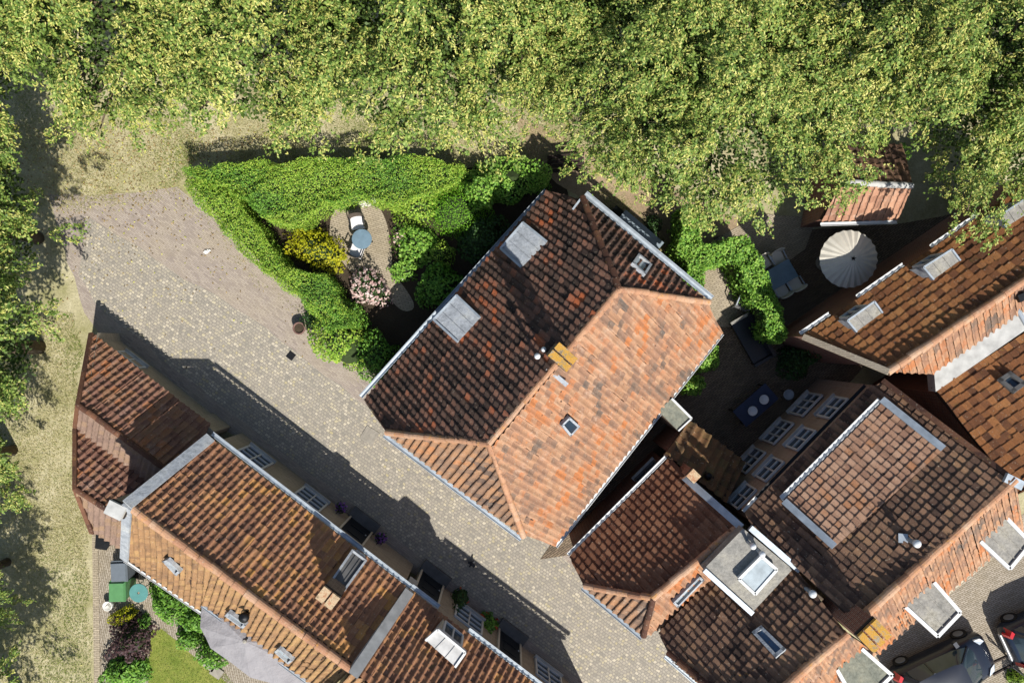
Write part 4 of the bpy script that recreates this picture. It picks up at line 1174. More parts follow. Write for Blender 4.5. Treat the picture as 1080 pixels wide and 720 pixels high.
bush('shrub', 'small dark shrub spilling over the round flower pot on the pavement', 331, 338, 12, 10, .7, M['leaf_dark'], 500, .09, .05, 5)
bush('shrub', 'fine-leaved dense green mound in the middle of the garden bushes', 480, 218, 37, 31, 1.7, M['leaf_mound'], 4600, .06, .03, 6, lump=.08)
bush('shrub', 'yellow-green bush joining the long hedge right of the patio', 437, 212, 27, 27, 1.6, M['leaf_hedge'], 2000, .09, .055, 7)
bush('shrub', 'broad-leaved bright shrub between the dense mound and the bush below the bench', 506, 196, 26, 24, 1.7, M['leaf_ivy'], 2600, .09, .065, 51)
bush('shrub', 'broad-leaved bright bush below the dark wooden bench', 540, 188, 40, 21, 1.7, M['leaf_ivy'], 3400, .09, .065, 8)
bush('shrub', 'round-leaved low shrub beside the patio with a pink flower', 440, 256, 23, 22, 1.1, M['leaf_ivy'], 1500, .1, .08, 9, flower=M['petal_pink'], nf=3)
bush('shrub', 'greyish green low shrub between the patio and the large house', 465, 266, 15, 14, .9, M['leaf_hedge'], 700, .07, .03, 10)
bush('shrub', 'low flowering shrub at the lower right rim of the patio', 424, 285, 15, 11, .7, M['leaf_ivy'], 700, .09, .06, 11, flower=M['petal_white'], nf=6)
bush('shrub', 'shaded green shrub by the wall between the two lead dormers', 462, 300, 28, 24, 1.5, M['leaf_green'], 1500, .1, .07, 12)
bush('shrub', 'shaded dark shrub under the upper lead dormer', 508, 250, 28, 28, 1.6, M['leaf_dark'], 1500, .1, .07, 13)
bush('flower_border', 'curved border of white flowers at the top of the patio', 380, 210, 17, 4, .25, M['leaf_green'], 200, .06, .04, 15, cat='flowers', flower=M['petal_white'], nf=110, fl=.09)
bush('flowers', 'single white flowering plant at the left rim of the patio', 336, 217, 5, 4, .4, M['leaf_green'], 120, .06, .04, 16, cat='flowers', flower=M['petal_white'], nf=10, fl=.09)
bush('flowers', 'pink and white flowers at the right rim of the patio', 421, 249, 5, 8, .5, M['leaf_green'], 200, .06, .04, 17, cat='flowers', flower=M['petal_pink'], nf=14, fl=.11)
bush('shrub', 'larger bright leafy shrub against the eave of the orange pitch', 745, 376, 17, 20, 1.3, M['leaf_ivy'], 1500, .09, .065, 18)
bush('shrub', 'smaller bright leafy shrub against the eave of the orange pitch', 728, 406, 15, 10, .9, M['leaf_ivy'], 900, .09, .065, 19)
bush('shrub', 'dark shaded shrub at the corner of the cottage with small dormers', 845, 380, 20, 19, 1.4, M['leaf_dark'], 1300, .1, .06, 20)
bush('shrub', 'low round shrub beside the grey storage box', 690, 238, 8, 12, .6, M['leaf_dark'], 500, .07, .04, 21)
bush('shrub', 'bright fresh green bush growing behind the faded shed', 936, 178, 16, 22, 2.2, M['leaf_ivy'], 1600, .11, .07, 23)
# ---- lower-left garden
bush('shrub', 'large leafy green shrub under the tan eave of the long house', 176, 636, 27, 19, 1.2, M['leaf_green'], 1900, .11, .07, 24, rot=-.7)
bush('shrub', 'leafy green shrub left of the grey parasol', 206, 656, 18, 15, 1.0, M['leaf_green'], 1000, .11, .07, 25)
bush('shrub', 'small green shrub at the edge of the lawn beside the parasol', 196, 676, 13, 11, .8, M['leaf_green'], 700, .1, .06, 26)
bush('shrub', 'green shrub at the lower corner of the grey parasol', 220, 692, 17, 13, .9, M['leaf_green'], 900, .1, .06, 27, rot=-.5)
bush('shrub', 'clipped yellow-green shrub below the green bin', 127, 652, 15, 8, .7, M['leaf_yellow'], 900, .06, .04, 28, rot=.4)
bush('shrub', 'dark purple-leaved shrub in the lower left garden', 133, 678, 20, 23, 1.3, M['leaf_purple'], 1300, .13, .06, 29)
bush('shrub', 'green shrub at the bottom edge below the purple one', 128, 712, 26, 16, 1.1, M['leaf_green'], 1300, .12, .07, 30)
bush('shrub', 'tiny green plant between purple shrub and lawn', 151, 656, 6, 7, .4, M['leaf_green'], 250, .08, .05, 31)
bush('shrub', 'green plant on the parking street at the right edge', 1077, 717, 10, 8, .6, M['leaf_hedge'], 400, .1, .05, 32)

# ---- grasses
def blades(name, label, polys, n, mat, hmin, hmax, wd, seed):
    rng = np.random.default_rng(seed); out = []
    for px in polys:
        poly = [(P(*p).x, P(*p).y) for p in px]; X = np.array(poly); lo, hi = X.min(0), X.max(0)
        m = int(n * (hi - lo).prod() / 60)
        x, y = rng.uniform(lo[0], hi[0], m), rng.uniform(lo[1], hi[1], m)
        f = sines(rng, 1.0, 1.3)
        jx, jy = sines(rng, .18, 2.2), sines(rng, .18, 2.2)
        k = inpoly(x + jx(x, y), y + jy(x, y), poly) & (rng.uniform(-1.6, 1.2, m) < f(x, y) + .3)
        out.append(np.stack([x[k], y[k]], 1))
    xy = np.concatenate(out); N = len(xy)
    L = rng.uniform(hmin, hmax, N)
    a = rng.normal(size=(N, 3)); a[:, 2] = np.abs(a[:, 2]) * .35 + .08; a /= np.linalg.norm(a, axis=1, keepdims=True)
    b = np.cross(a, [0, 0, 1.0]); b /= np.linalg.norm(b, axis=1, keepdims=True) + 1e-9
    nr = np.cross(b, a)
    pts = np.concatenate([xy, np.full((N, 1), .01)], 1) + a * L[:, None] / 2
    o = leaf_mesh(name, pts, nr, L, wd, ((sines(rng, 1.0, 1.1)(xy[:, 0], xy[:, 1]) + rng.normal(0, .6, N)) > .7).astype(int), [mat, M['green_blade']], None, rng, a * 8, off=(0, 0, 0))
    o['kind'] = 'stuff'; o['label'] = label
blades('dry_grass', 'dry straw-coloured grass on the verges',
       [[(-40, 330), (76, 330), (84, 420), (92, 560), (98, 800), (-40, 820)], [(-60, 60), (600, 60), (640, 165), (560, 172), (330, 172), (205, 176), (188, 200), (120, 212), (60, 214), (40, 225), (-60, 235)], [(625, 200), (650, 195), (720, 265), (712, 285), (690, 262), (655, 232)]],
       48000, M['grass_blade'], .05, .13, .016, 5)
blades('lawn_grass', 'short green lawn grass', [[(160, 664), (170, 662), (215, 700), (265, 740), (290, 780), (155, 780), (157, 700)]], 90000, M['lawn_blade'], .03, .07, .016, 6)
blades('lawn_grass', 'green grass beside the storage box', [[(636, 212), (648, 208), (668, 226), (700, 262), (708, 285), (690, 268), (655, 238)]], 70000, M['lawn_blade'], .03, .09, .016, 7)

blades('pavement_weeds', 'thin weeds along the pavement edge below the hedge',
       [[(190, 190), (234, 245), (272, 288), (317, 322), (345, 362), (392, 408), (386, 413), (339, 369), (311, 327), (266, 293), (227, 250), (184, 193)], [(60, 196), (190, 190), (190, 214), (120, 224), (60, 226)]],
       9000, M['grass_blade'], .04, .11, .016, 9)
rng = np.random.default_rng(77); N = 2600
fx, fy = rng.uniform(-20, 330, N), 130 + rng.gamma(1.6, 40, N)
kk = inpoly(fx, fy, [(-20, 130), (330, 130), (330, 175), (190, 175), (185, 195), (345, 365), (385, 420), (200, 390), (95, 300), (88, 340), (92, 560), (98, 720), (-20, 720)])
fx, fy = fx[kk], fy[kk]
fp = np.array([tuple(P(a, b, 0)) for a, b in zip(fx, fy)]); fp[:, 2] = rng.uniform(.02, .05, len(fp))
fl_o = leaf_mesh('fallen_leaves', fp, rng.normal(0, .3, (len(fp), 3)) + [0, 0, 1], rng.uniform(.05, .11, len(fp)), rng.uniform(.025, .06, len(fp)), (rng.uniform(0, 1, len(fp)) < .75).astype(int), [M['leaf_bract'], M['litter_leaf']], None, rng, off=(0, 0, 0))
fl_o['kind'] = 'stuff'; fl_o['label'] = 'fallen leaves and bracts strewn over verge and paving'

# ================================================================ OBJECTS
M['teal'] = m_plain('teal_enamel', '#4d7d78', .5, 0, .12, 5)
M['slate'] = m_plain('blue_grey_tabletop', '#5f7480', .5, 0, .15, 6)
M['navy'] = m_plain('dark_blue_tabletop', '#232c44', .5, 0, .2, 6)
t_ = NT('grey_lilac_canvas'); n_ = t_.noise(t_.pos(), 1.8, 5, .6); t_.bump(n_, .8, .12); M['canvas_grey'] = t_.done(t_.ramp(n_, ['#757273', '#838081', '#8e8b8b']), .85, 0, .2)
M['canvas'] = m_plain('off_white_canvas', '#c2bcae', .85, 0, .1, 4)
M['cushion'] = m_plain('white_cushion', '#cfccc8', .85, 0, .1, 5)
M['wicker'] = m_plain('brown_wicker', '#4c4238', .8, 0, .4, 40)
M['bin_grey'] = m_plain('grey_bin_plastic', '#5d646a', .5, 0, .1, 5)
M['bin_green'] = m_plain('green_bin_plastic', '#4c7a4c', .5, 0, .1, 5)
M['terracotta'] = m_plain('brown_clay_pot', '#6a5048', .8, 0, .25, 12)
M['box_grey'] = m_plain('blue_grey_storage_lid', '#76828a', .6, 0, .12, 4)
M['stone'] = m_plain('grey_stone_slab', '#857f74', .9, 0, .25, 6)
M['paper'] = m_plain('white_paper', '#d2d0c8', .8, 0, .1)
M['feather'] = m_plain('dark_feathers', '#2b2c30', .7, 0, .3, 30)
M['rubber'] = m_plain('tyre_rubber', '#141414', .85, 0, .2)
M['alloy'] = m_plain('wheel_alloy', '#a5a8ab', .35, .8, .1)
M['red_lamp'] = m_plain('red_lamp_glass', '#a81b22', .15, 0, .1, 9, .6)
M['clear_lamp'] = m_plain('clear_lamp_glass', '#c9d2d8', .1, 0, .1, 9, .7)
M['carglass'] = m_glass('car_glass', '#273234')
def m_paint(name, c):
    t = NT(name); t.b.inputs['Coat Weight'].default_value = .4; t.b.inputs['Coat Roughness'].default_value = .05
    return t.done(c, .4, .1, .4)
M['paint_navy'] = m_paint('navy_car_paint', '#0b1220')
M['paint_blue'] = m_paint('dark_blue_car_paint', '#131e30')

def legs(root, pts, z, r, mat):
    for x, y in pts:
        MB().tube((x, y, 0), (x, y, z), r, r, 8).build('leg', mat, root)

def at(root, px, py, z=0.0, rz=0.0, ground=0.0):
    p = P(px, py, z); root.location = (p.x, p.y, ground); root.rotation_euler = (0, 0, rz); return root

def chair(label, seat, frame, group, back=None):
    root = thing('garden_chair', label, 'chair', (0, 0, 0), 0, group)
    legs(root, ((-.2, -.2), (.2, -.2), (-.2, .2), (.2, .2)), .42, .016, frame)
    sb = MB(); sb.box((0, 0, .44), (.46, .46, .05)); sb.build('seat', seat, root)
    bk = MB()
    n = 9; pr = [(.24 * math.cos(t), .17 + .07 * math.sin(t)) for t in np.linspace(PI * -.08, PI * 1.08, n)]
    for (x0, y0), (x1, y1) in zip(pr, pr[1:]):
        bk.face([(x0, y0, .46), (x1, y1, .46), (x1 * 1.08, y1 * 1.2, .86), (x0 * 1.08, y0 * 1.2, .86)])
        bk.face([(x0 * .94, y0 * .94, .46), (x1 * .94, y1 * .94, .46), (x1 * 1.02, y1 * 1.12, .86), (x0 * 1.02, y0 * 1.12, .86)])
        bk.face([(x0 * 1.08, y0 * 1.2, .86), (x1 * 1.08, y1 * 1.2, .86), (x1 * 1.02, y1 * 1.12, .86), (x0 * 1.02, y0 * 1.12, .86)])
    bk.build('backrest', back or seat, root)
    for sx in (-1, 1):
        MB().bar((sx * .24, -.16, .64), (sx * .25, .2, .66), .035, .03).bar((sx * .24, -.16, .44), (sx * .24, -.16, .64), .025, .025).build('armrest', frame, root)
    return root
# patio set
t = thing('round_table', 'round blue-grey bistro table on the patio', 'table')
MB().lathe((0, 0, 0), [(.001, .70), (.34, .70), (.35, .715), (.35, .73), (.34, .74), (.001, .745)], 32).build('tabletop', M['slate'], t)
MB().tube((0, 0, .04), (0, 0, .70), .03).build('pedestal', M['iron'], t)
b = MB()
for k in range(3): b.bar((0, 0, .05), (.26 * math.cos(k * 2.1), .26 * math.sin(k * 2.1), .02), .04, .03)
b.build('foot', M['iron'], t)
at(t, 381.5, 252, .74)
c1 = chair('brown wicker chair with white cushion on the upper side of the bistro table', M['cushion'], M['iron'], 'patio chairs', M['wicker']); at(c1, 377, 235, .45, .15)
c2 = copy_tree(c1); at(c2, 376.5, 264.5, .45, PI - .35); c2['label'] = 'wicker chair with white cushion on the lower side of the bistro table'
# yard set by the ivy hedge
t = thing('garden_table', 'pale blue-grey rectangular table half sunlit beside the ivy hedge', 'table')
MB().box((0, 0, .735), (1.0, .70, .04)).build('tabletop', M['slate'], t); legs(t, ((-.44, -.3), (.44, -.3), (-.44, .3), (.44, .3)), .72, .025, M['iron'])
at(t, 823.5, 289.5, .74, .52)
g = 'chairs around the rectangular yard table'
w1 = chair('pale round-backed chair at the right of two above the yard table', M['canvas'], M['zinc'], g); at(w1, 820, 272, .5, .5)
for (px, py, rz, lab) in ((805, 277, .6, 'pale round-backed chair nearest the hedge above the yard table'), (824, 306, PI + .5, 'shaded chair at the left of two below the yard table'), (838, 299, PI + .5, 'shaded chair at the right of two below the yard table')):
    w = copy_tree(w1); at(w, px, py, .5, rz); w['label'] = lab
# round scalloped parasol
def parasol(name, label, R, n, z0, z1, mat, scallop):
    root = thing(name, label, 'parasol')
    mb = MB(); N = n * 2; K = 7
    def pt(i, k):
        a = 2 * PI * i / N; q = k / K
        valley = (i % 2 == 1)
        r = R * q * (1 - (scallop if valley else 0) * q * .5)
        z = z1 - (z1 - z0) * (q ** 1.35) - (.035 * q if valley else 0)
        return Vector((r * math.cos(a), r * math.sin(a), z))
    for k in range(K):
        for i in range(N):
            if k == 0: mb.face([pt(i, 0), pt(i, 1), pt(i + 1, 1)])
            else: mb.face([pt(i, k), pt(i, k + 1), pt(i + 1, k + 1), pt(i + 1, k)])
    mb.build('canopy', mat, root)
    MB().tube((0, 0, .1), (0, 0, z1 + .02), .022).build('pole', M['wood'], root)
    f = MB(); f.lathe((0, 0, z1), [(.05, -.01), (.045, .04), (.02, .07), (.001, .1)], 10)
    for k in range(5): f.tube((0, 0, z1 + .05), (.09 * math.cos(k * 1.26), .09 * math.sin(k * 1.26), z1 + .03), .012, .006, 6)
    f.build('finial', M['iron'], root)
    r = MB()
    for k in range(n):
        p = pt(2 * k, K); r.tube((0, 0, z1 - .08), (p.x * .98, p.y * .98, p.z - .02), .008, .006, 5)
    r.build('ribs', M['wood'], root)
    MB().lathe((0, 0, 0), [(.001, 0), (.28, 0), (.28, .06), (.05, .1), (.001, .1)], 20).build('base', M['stone'], root)
    return root
j = parasol('parasol', 'round off-white many-ribbed parasol in the yard beside the shed', .96, 24, 2.15, 2.5, M['canvas'], .06)
at(j, 901, 269, 2.45, .2); j.rotation_euler = (.04, -.03, .2)
# big grey parasol
pg = thing('parasol', 'large grey-lilac cantilever parasol over the lawn beneath the tan eave', 'parasol', P(258, 680))
ap = P(258, 676, 2.62)
rim = [P(213, 629, 2.22), P(211, 661, 2.2), P(222, 683, 2.2), P(264, 714, 2.2), P(312, 728, 2.2), P(348, 716, 2.2), P(312, 680, 2.22), P(262, 644, 2.22)]
mb = MB(); nK = 6
for i in range(8):
    a, b = rim[i], rim[(i + 1) % 8]
    for k in range(nK):
        q0, q1 = k / nK, (k + 1) / nK
        def L_(p, q): 
            w = ap.lerp(p, q); w.z = ap.z - (ap.z - p.z) * q ** 1.25; return w
        mid0, mid1 = L_((a + b) / 2, q0), L_((a + b) / 2, q1)
        mid0.z -= .03 * q0; mid1.z -= .03 * q1
        for u0, u1, v0_, v1_ in ((L_(a, q0), L_(a, q1), mid0, mid1), (mid0, mid1, L_(b, q0), L_(b, q1))):
            mb.face([u0, u1, v1_, v0_] if k else [u0, u1, v1_])
mb.build('canopy', M['canvas_grey'], pg)
rb2 = MB()
for p in rim: rb2.tube(ap - Z * .06, p - Z * .03, .014, .01, 5)
rb2.build('ribs', M['iron'], pg)
MB().lathe(ap, [(.07, -.02), (.06, .03), (.001, .05)], 12).build('finial', M['felt'], pg)
MB().tube((ap.x + .3, ap.y + .5, 0), (ap.x + .05, ap.y + .08, 2.6), .04).build('pole', M['iron'], pg)
MB().box((ap.x + .3, ap.y + .5, .05), (.7, .7, .1), .6).build('base', M['stone'], pg)
# dark blue table with two white bowls
t = thing('garden_table', 'dark blue rectangular table in the shaded yard below the white windows', 'table')
MB().box((0, 0, .735), (1.5, .72, .04)).build('tabletop', M['navy'], t); legs(t, ((-.68, -.3), (.68, -.3), (-.68, .3), (.68, .3)), .72, .03, M['iron'])
at(t, 797, 427, .74, .72)
for (px, py, lab) in ((793, 433, 'white bowl on the dark blue table, the one nearer the lean-to'), (805, 421, 'white bowl on the dark blue table, the one nearer the round stool')):
    o = MB().lathe((0, 0, 0), [(.001, .0), (.07, .0), (.15, .07), (.17, .10), (.15, .09), (.06, .025), (.001, .02)], 20).build('bowl', M['cushion'], None, True)
    p = P(px, py, .76); o.location = (p.x, p.y, .756); tag(o, lab, 'bowl', 'white bowls on the dark blue table')
t = thing('stool', 'round grey metal stool at the end of the dark blue table', 'stool')
MB().lathe((0, 0, 0), [(.001, .43), (.17, .43), (.19, .46), (.17, .47), (.001, .45)], 20).build('seat', M['zinc'], t)
legs(t, ((-.12, -.12), (.12, -.12), (-.12, .12), (.12, .12)), .44, .014, M['iron'])
at(t, 832, 416, .46)
# dark sofa, folding chair
t = thing('garden_sofa', 'black garden bench with grey armrest in the shade beside the ivy hedge', 'bench')
MB().box((0, 0, .36), (1.7, .7, .14)).build('seat', M['blackpaint'], t); MB().box((0, .34, .58), (1.7, .12, .5)).build('backrest', M['blackpaint'], t)
for sx in (-1, 1): MB().box((sx * .85, 0, .52), (.1, .75, .08)).build('armrest', M['felt'] if sx < 0 else M['blackpaint'], t)
legs(t, ((-.8, -.3), (.8, -.3), (-.8, .3), (.8, .3)), .3, .03, M['iron'])
at(t, 793, 358, .5, -1.05)
c = chair('dark folding chair between the black garden bench and the ivy hedge', M['felt_dark'], M['zinc'], None, M['blackpaint']); at(c, 784, 320, .5, -.4)
# storage box
t = thing('storage_box', 'blue-grey storage box beside the back gutter of the large house', 'storage box')
MB().box((0, 0, .42), (1.65, .62, .84)).build('body', M['felt_dark'], t); MB().box((0, 0, .885), (1.75, .72, .07)).build('lid', M['box_grey'], t)
MB().box((0, -.37, .7), (.25, .03, .04)).build('handle', M['iron'], t)
at(t, 673, 247, .9, math.atan2(-32, 37))
o = MB().box((0, 0, .3), (.5, .5, .6), 0, 0, .92).build('shadow_block', M['blackpaint']); p = P(651, 226, .6); o.location = (p.x, p.y, 0); o.rotation_euler = (0, 0, -.7)  # added black block in place of the dark square shadow by the box
tag(o, 'black block standing in for the square shadow at the end of the blue-grey storage box', 'bin')
# bench under the limes
t = thing('park_bench', 'dark slatted wooden bench at the edge of the trees', 'bench')
s_ = MB()
for k in range(3): s_.box((0, -.16 + k * .16, .44), (1.3, .12, .04))
s_.build('seat', M['wood_dark'], t)
s_ = MB()
for k in range(2): s_.box((0, .26 + k * .03, .58 + k * .16), (1.3, .04, .11))
s_.build('backrest', M['wood_dark'], t)
for x in (-.55, .55): MB().box((x, .05, .22), (.08, .5, .42)).bar((x, .26, .4), (x, .31, .82), .07, .05).build('leg', M['wood_dark'], t)
at(t, 597, 174, .45, .1)
# bins
def wheelie(label, mat):
    r = thing('wheelie_bin', label, 'bin', (0, 0, 0), 0, 'bins beside the long house')
    b = MB(); b.prism([Vector((x * .2, y * .24, .06)) for x, y in ((-1, -1), (1, -1), (1, 1), (-1, 1))], [Vector((x * .27, y * .32, .95)) for x, y in ((-1, -1), (1, -1), (1, 1), (-1, 1))]); b.build('body', mat, r)
    l = MB(); l.prism([Vector((x * .29, y * .35, .95)) for x, y in ((-1, -1), (1, -1), (1, 1), (-1, 1))], [Vector((x * .25, y * .30, 1.03)) for x, y in ((-1, -1), (1, -1), (1, 1), (-1, 1))]); l.build('lid', mat, r)
    MB().tube((-.24, .38, .98), (.24, .38, .98), .02).build('handle', mat, r)
    for sx in (-1, 1): MB().tube((sx * .2, .28, .1), (sx * .27, .28, .1), .1, .1, 14).build('wheel', M['rubber'], r)
    return r
w = wheelie('grey wheelie bin with pale labels beside the tan eave', M['bin_grey']); at(w, 125, 603, 1.0, PI / 2 * 0 + .05)
lb = MB()
for x in (-.08, .06): lb.box((x, -.02, 1.036), (.09, .2, .006))
lb.build('sticker', M['paper'], w)
w = wheelie('green wheelie bin below the grey one', M['bin_green']); at(w, 123, 624, 1.0, .02)
t = thing('round_table', 'round teal metal table with a hole in the middle beside the bins', 'table')
MB().lathe((0, 0, 0), [(.045, .72), (.32, .72), (.33, .735), (.32, .75), (.045, .75), (.045, .72)], 30).build('tabletop', M['teal'], t)
legs(t, ((-.18, -.18), (.18, -.18), (-.18, .18), (.18, .18)), .72, .015, M['teal'])
at(t, 146, 625, .75)
o = MB().lathe((0, 0, 0), [(.001, 0), (.14, 0), (.17, .3), (.15, .3), (.12, .05), (.001, .05)], 14).build('bucket', M['paper'], None, True); p = P(113, 639, .3); o.location = (p.x, p.y, .01)
tag(o, 'small white bucket below the green bin', 'bucket')
t = thing('log_store', 'dark lean-to cover against the garden-side wall of the outbuilding', 'shelter', P(107, 573))
MB().slab([P(101, 562, 1.2), P(118, 570, 1.2), P(112, 580, 1.0), P(100, 578, 1.0)], .05).build('roof', M['iron'], t); MB().slab([P(102, 564, 1.0), P(116, 571, 1.0), P(111, 578, .9), P(101, 576, .9)], .9).build('body', M['wood_dark'], t)
for i, (px, py) in enumerate(((222, 700), (229, 708))):
    o = MB().box((0, 0, .03), (.42, .34, .06), -.6).build('stepping_stone', M['stone']); p = P(px, py); o.location = (p.x, p.y, .005)
    tag(o, ('grey stepping stone nearer the shrub by the lawn', 'grey stepping stone nearer the bottom edge on the lawn')[i], 'stone', 'stepping stones by the lawn')
# street bits
t = thing('plant_pot', 'round brown flower pot on the brick pavement at the hedge corner', 'plant pot')
MB().lathe((0, 0, 0), [(.001, 0), (.14, 0), (.21, .34), (.23, .36), (.22, .40), (.18, .40), (.17, .34), (.001, .33)], 22).build('pot', M['terracotta'], t, True)
MB().lathe((0, 0, 0), [(.17, .345), (.001, .36)], 16).build('soil', M['soil'], t)
at(t, 315, 346, .4)
def cover(name, label, px, py, w, mat, rz):
    mb = MB(); mb.box((0, 0, .012), (w, w, .02), rz)
    for k in range(-2, 3):
        a = Matrix.Rotation(rz, 3, 'Z') @ Vector((k * w / 5.5, 0, .024)); mb.box(a, (w * .07, w * .8, .008), rz)
    o = mb.build(name, mat); p = P(px, py); o.location = (p.x, p.y, .01); return tag(o, label, 'drain cover')
cover('drain_cover', 'small dark iron drain cover in the pavement near the flower pot', 307, 375, .26, M['iron'], ANG)
cover('manhole_cover', 'square grey stone manhole cover in the cobbles by the house corner', 390, 459, .52, M['stone'], ANG + .1)
mb = MB(); rng = random.Random(4)
for k in range(6): mb.box((rng.uniform(-.07, .07), rng.uniform(-.05, .05), .02 + k * .01), (rng.uniform(.08, .16), rng.uniform(.03, .07), .015), rng.uniform(0, 3))
o = mb.build('paper', M['paper']); p = P(219, 266); o.location = (p.x, p.y, .005); tag(o, 'crumpled scrap of white paper lying on the brick pavement', 'litter')
# pigeon
bm = bmesh.new()
prof = [(-.17, .02, .11), (-.12, .03, .115), (-.05, .06, .13), (.02, .07, .14), (.07, .055, .16), (.10, .035, .20), (.125, .033, .225), (.15, .02, .222), (.175, .005, .215)]
rings = [[bm.verts.new((x, r * math.cos(t_), z + r * .9 * math.sin(t_))) for t_ in np.linspace(0, 2 * PI, 10, False)] for x, r, z in prof]
for a, b in zip(rings, rings[1:]):
    for i in range(10): bm.faces.new([a[i], a[(i + 1) % 10], b[(i + 1) % 10], b[i]])
bm.faces.new(rings[0][::-1]); bm.faces.new(rings[-1])
me = bpy.data.meshes.new('pigeon'); bm.to_mesh(me); bm.free(); me.materials.append(M['feather'])
for f in me.polygons: f.use_smooth = True
bird = thing('pigeon', 'dark bird standing on the cobbles at the rim of the long house shadow', 'bird')
o = bpy.data.objects.new('body', me); col.objects.link(o); o.parent = bird
for sy in (-1, 1):
    MB().tube((.0, sy * .025, 0), (.01, sy * .03, .1), .008, .008, 6).build('leg', M['red_lamp'], bird)
    MB().face([(.06, sy * .05, .17), (-.02, sy * .16, .15), (-.1, sy * .13, .14), (-.08, sy * .05, .15)]).face([(.06, sy * .05, .165), (-.08, sy * .05, .145), (-.1, sy * .13, .135), (-.02, sy * .16, .145)]).build('wing', M['feather'], bird)
at(bird, 498, 594, .15, .9)
# hanging baskets and window plants
def basket(label, px, py, z, mat, r=.2):
    c = on(wpl, px, py); root = thing('hanging_basket', label, 'flower basket', (c.x, c.y, 0), 0, 'flower baskets on the long house')
    c = c + wnn * .22
    MB().lathe(c, [(.001, -.16), (.1, -.13), (.15, 0), (.13, 0), (.001, -.08)], 14).build('bowl', M['iron'], root)
    MB().tube(c - wnn * .22 + Z * .25, c + Z * .25, .012, .012, 6).tube(c + Z * .25, c + Z * .02, .008, .008, 5).build('bracket', M['iron'], root)
    rng = np.random.default_rng(int(px)); d = sphere_dirs(rng, 160, -.5)
    leaf_mesh('flowers', np.array(c) + d * r * rng.uniform(.6, 1.1, (len(d), 1)), d + rng.normal(0, .4, d.shape) + [0, 0, .4], .085, .07, (rng.uniform(0, 1, len(d)) < .35).astype(int), [M['petal_purple'], M['leaf_dark']], root, rng)
basket('purple flower basket on the buff wall left of the black door', 356, 540, 1.6, None)
basket('purple flower basket on the buff wall right of the black door', 398, 572, 1.6, None)
bush('climbing_plant', 'green plant with red and white flowers beside the last black door', 513, 664, 13, 12, 1.3, M['leaf_green'], 800, .11, .05, 41, cat='plant', flower=M['petal_red'], nf=10, fl=.1)
bush('climbing_plant', 'dark leafy plant against the buff wall between door and window', 484, 636, 11, 9, 1.3, M['leaf_dark'], 500, .1, .05, 42, cat='plant', flower=M['petal_red'], nf=3, fl=.09)

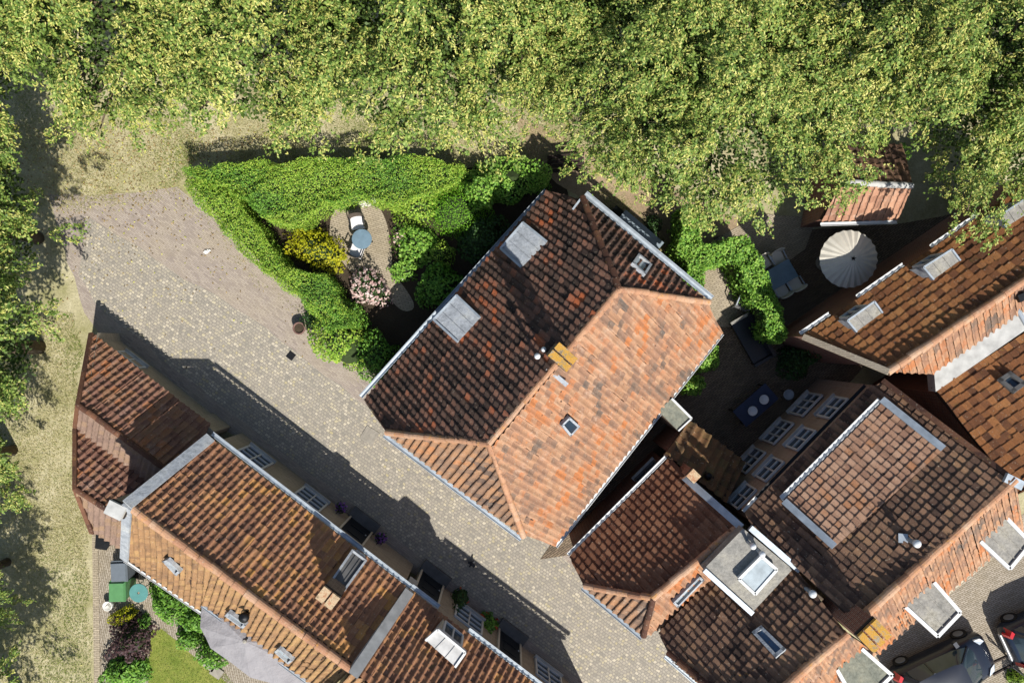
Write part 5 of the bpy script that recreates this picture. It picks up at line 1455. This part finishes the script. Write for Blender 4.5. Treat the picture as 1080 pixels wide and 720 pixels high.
# cars
def make_car(name, label, paint):
    root = thing(name, label, 'car')
    Lx, Wy = 3.5, 1.62
    # lower body: lofted cross-sections from tail (-) to nose (+)
    st = [(-1.75, .62, .34, .62), (-1.70, .72, .25, .80), (-1.55, .785, .20, .90), (-1.0, .81, .18, .92), (0, .81, .18, .90), (.75, .81, .18, .88), (1.1, .80, .19, .85), (1.45, .76, .2, .76), (1.65, .68, .24, .66), (1.75, .54, .33, .55)]
    def sec(x, w, zl, zt):
        h = zt - zl
        half = [(0, zl), (w * .82, zl), (w * .97, zl + h * .12), (w, zl + h * .45), (w * .985, zl + h * .72), (w * .91, zl + h * .92), (w * .72, zt), (w * .35, zt + .022), (0, zt + .03)]
        return [Vector((x, y, z)) for y, z in half] + [Vector((x, -y, z)) for y, z in half[-2:0:-1]]
    mb = MB(); R = [sec(*s_) for s_ in st]; n = len(R[0])
    for a, b in zip(R, R[1:]):
        for i in range(n): mb.face([a[i], a[(i + 1) % n], b[(i + 1) % n], b[i]])
    mb.face(R[0][::-1]); mb.face(R[-1])
    body = mb.build('body', paint, root, True)
    # cabin: glass band and roof
    base = [(-1.62, .50), (-1.5, .70), (-.6, .735), (.45, .72), (.98, .62), (1.12, .35)]
    top = [(-1.28, .42), (-1.18, .54), (-.6, .575), (.12, .56), (.38, .50), (.44, .28)]
    def ring(h, z, zc_=0): return [Vector((x, y, z)) for x, y in h] + [Vector((x, -y, z)) for x, y in reversed(h)]
    B, T = ring(base, .87), ring(top, 1.40)
    gm = MB()
    for i in range(12): gm.face([B[i], B[(i + 1) % 12], T[(i + 1) % 12], T[i]])
    gm.build('windows', M['carglass'], root, True)
    rf = MB(); c = Vector((-.42, 0, 1.47))
    T2_ = [p.lerp(Vector((c.x, 0, 1.4)), .35) + Z * .055 for p in T]
    for i in range(12):
        rf.face([T[i], T[(i + 1) % 12], T2_[(i + 1) % 12], T2_[i]]); rf.face([T2_[i], T2_[(i + 1) % 12], c])
    rf.build('roof', paint, root, True)
    for i in (1, 2, 4):
        for q in (i, 11 - i): MB().bar(B[q], T[q], .06, .05).build('pillar', paint, root)
    for sx, sy in ((1.1, 1), (1.1, -1), (-1.15, 1), (-1.15, -1)):
        w = MB().tube((sx, sy * .66, .29), (sx, sy * .825, .29), .29, .28, 24).build('wheel', M['rubber'], root)
        MB().tube((sx, sy * .80, .29), (sx, sy * .835, .29), .18, .17, 16).build('rim', M['alloy'], w)
    for sy in (1, -1):
        MB().prism([Vector((1.30, sy * .70, .72)), Vector((1.52, sy * .62, .66)), Vector((1.64, sy * .44, .64)), Vector((1.45, sy * .48, .74))], [Vector((1.28, sy * .68, .825)), Vector((1.54, sy * .62, .75)), Vector((1.66, sy * .44, .69)), Vector((1.43, sy * .46, .815))]).build('headlight', M['clear_lamp'], root)
        MB().prism([Vector((-1.60, sy * .78, .62)), Vector((-1.77, sy * .60, .62)), Vector((-1.74, sy * .46, .62)), Vector((-1.55, sy * .66, .62))], [Vector((-1.56, sy * .74, .98)), Vector((-1.70, sy * .60, .98)), Vector((-1.66, sy * .48, .98)), Vector((-1.50, sy * .62, .98))]).build('tail_light', M['red_lamp'], root)
        MB().box((.62, sy * .90, .93), (.14, .2, .13), sy * .2).bar((.62, sy * .74, .9), (.62, sy * .86, .92), .05, .04).build('wing_mirror', paint, root)
    MB().bar((1.05, -.5, .935), (.72, .1, 1.10), .02, .02).bar((1.05, .05, .935), (.72, .6, 1.08), .02, .02).build('wiper', M['rubber'], root)
    MB().bar((-1.77, -.5, .45), (-1.77, .5, .45), .05, .14).build('bumper', M['pipe_white'] if paint == M['paint_blue'] else M['felt_dark'], root)
    return root
ca = math.atan2(.42, .907)
c1 = make_car('parked_car', 'dark navy hatchback whose windscreen and bonnet show at the bottom edge', M['paint_navy']); at(c1, 986, 700, 0, ca)
c2 = make_car('parked_car', 'dark blue car with red tail lights at the right edge', M['paint_blue']); at(c2, 1099, 655, 0, ca)
c1['group'] = c2['group'] = 'cars on the parking street'
t = thing('bicycle_rack', 'bent black steel hoop between the two parked cars', 'bicycle rack', P(1068, 705))
mb = MB(); pts = [P(1060, 690, .0), P(1061, 692, .7), P(1068, 703, .8), P(1080, 712, .8), P(1081, 713, .0)]
for a, b in zip(pts, pts[1:]): mb.tube(a, b, .025, .025, 8)
mb.build('hoop', M['iron'], t)
for i, (a, b) in enumerate((((1045, 699), (1070, 688)), ((1047, 711), (1073, 697)))):
    o = MB().bar(P(*a, 0) + Z * .02, P(*b, 0) + Z * .02, .06, .05).build('edging_board', M['wood_dark'])
    tag(o, ('thin dark timber edging across the paving, upper of two between the cars', 'thin dark timber edging across the paving, lower of two between the cars')[i], 'edging', 'timber edging between the cars')
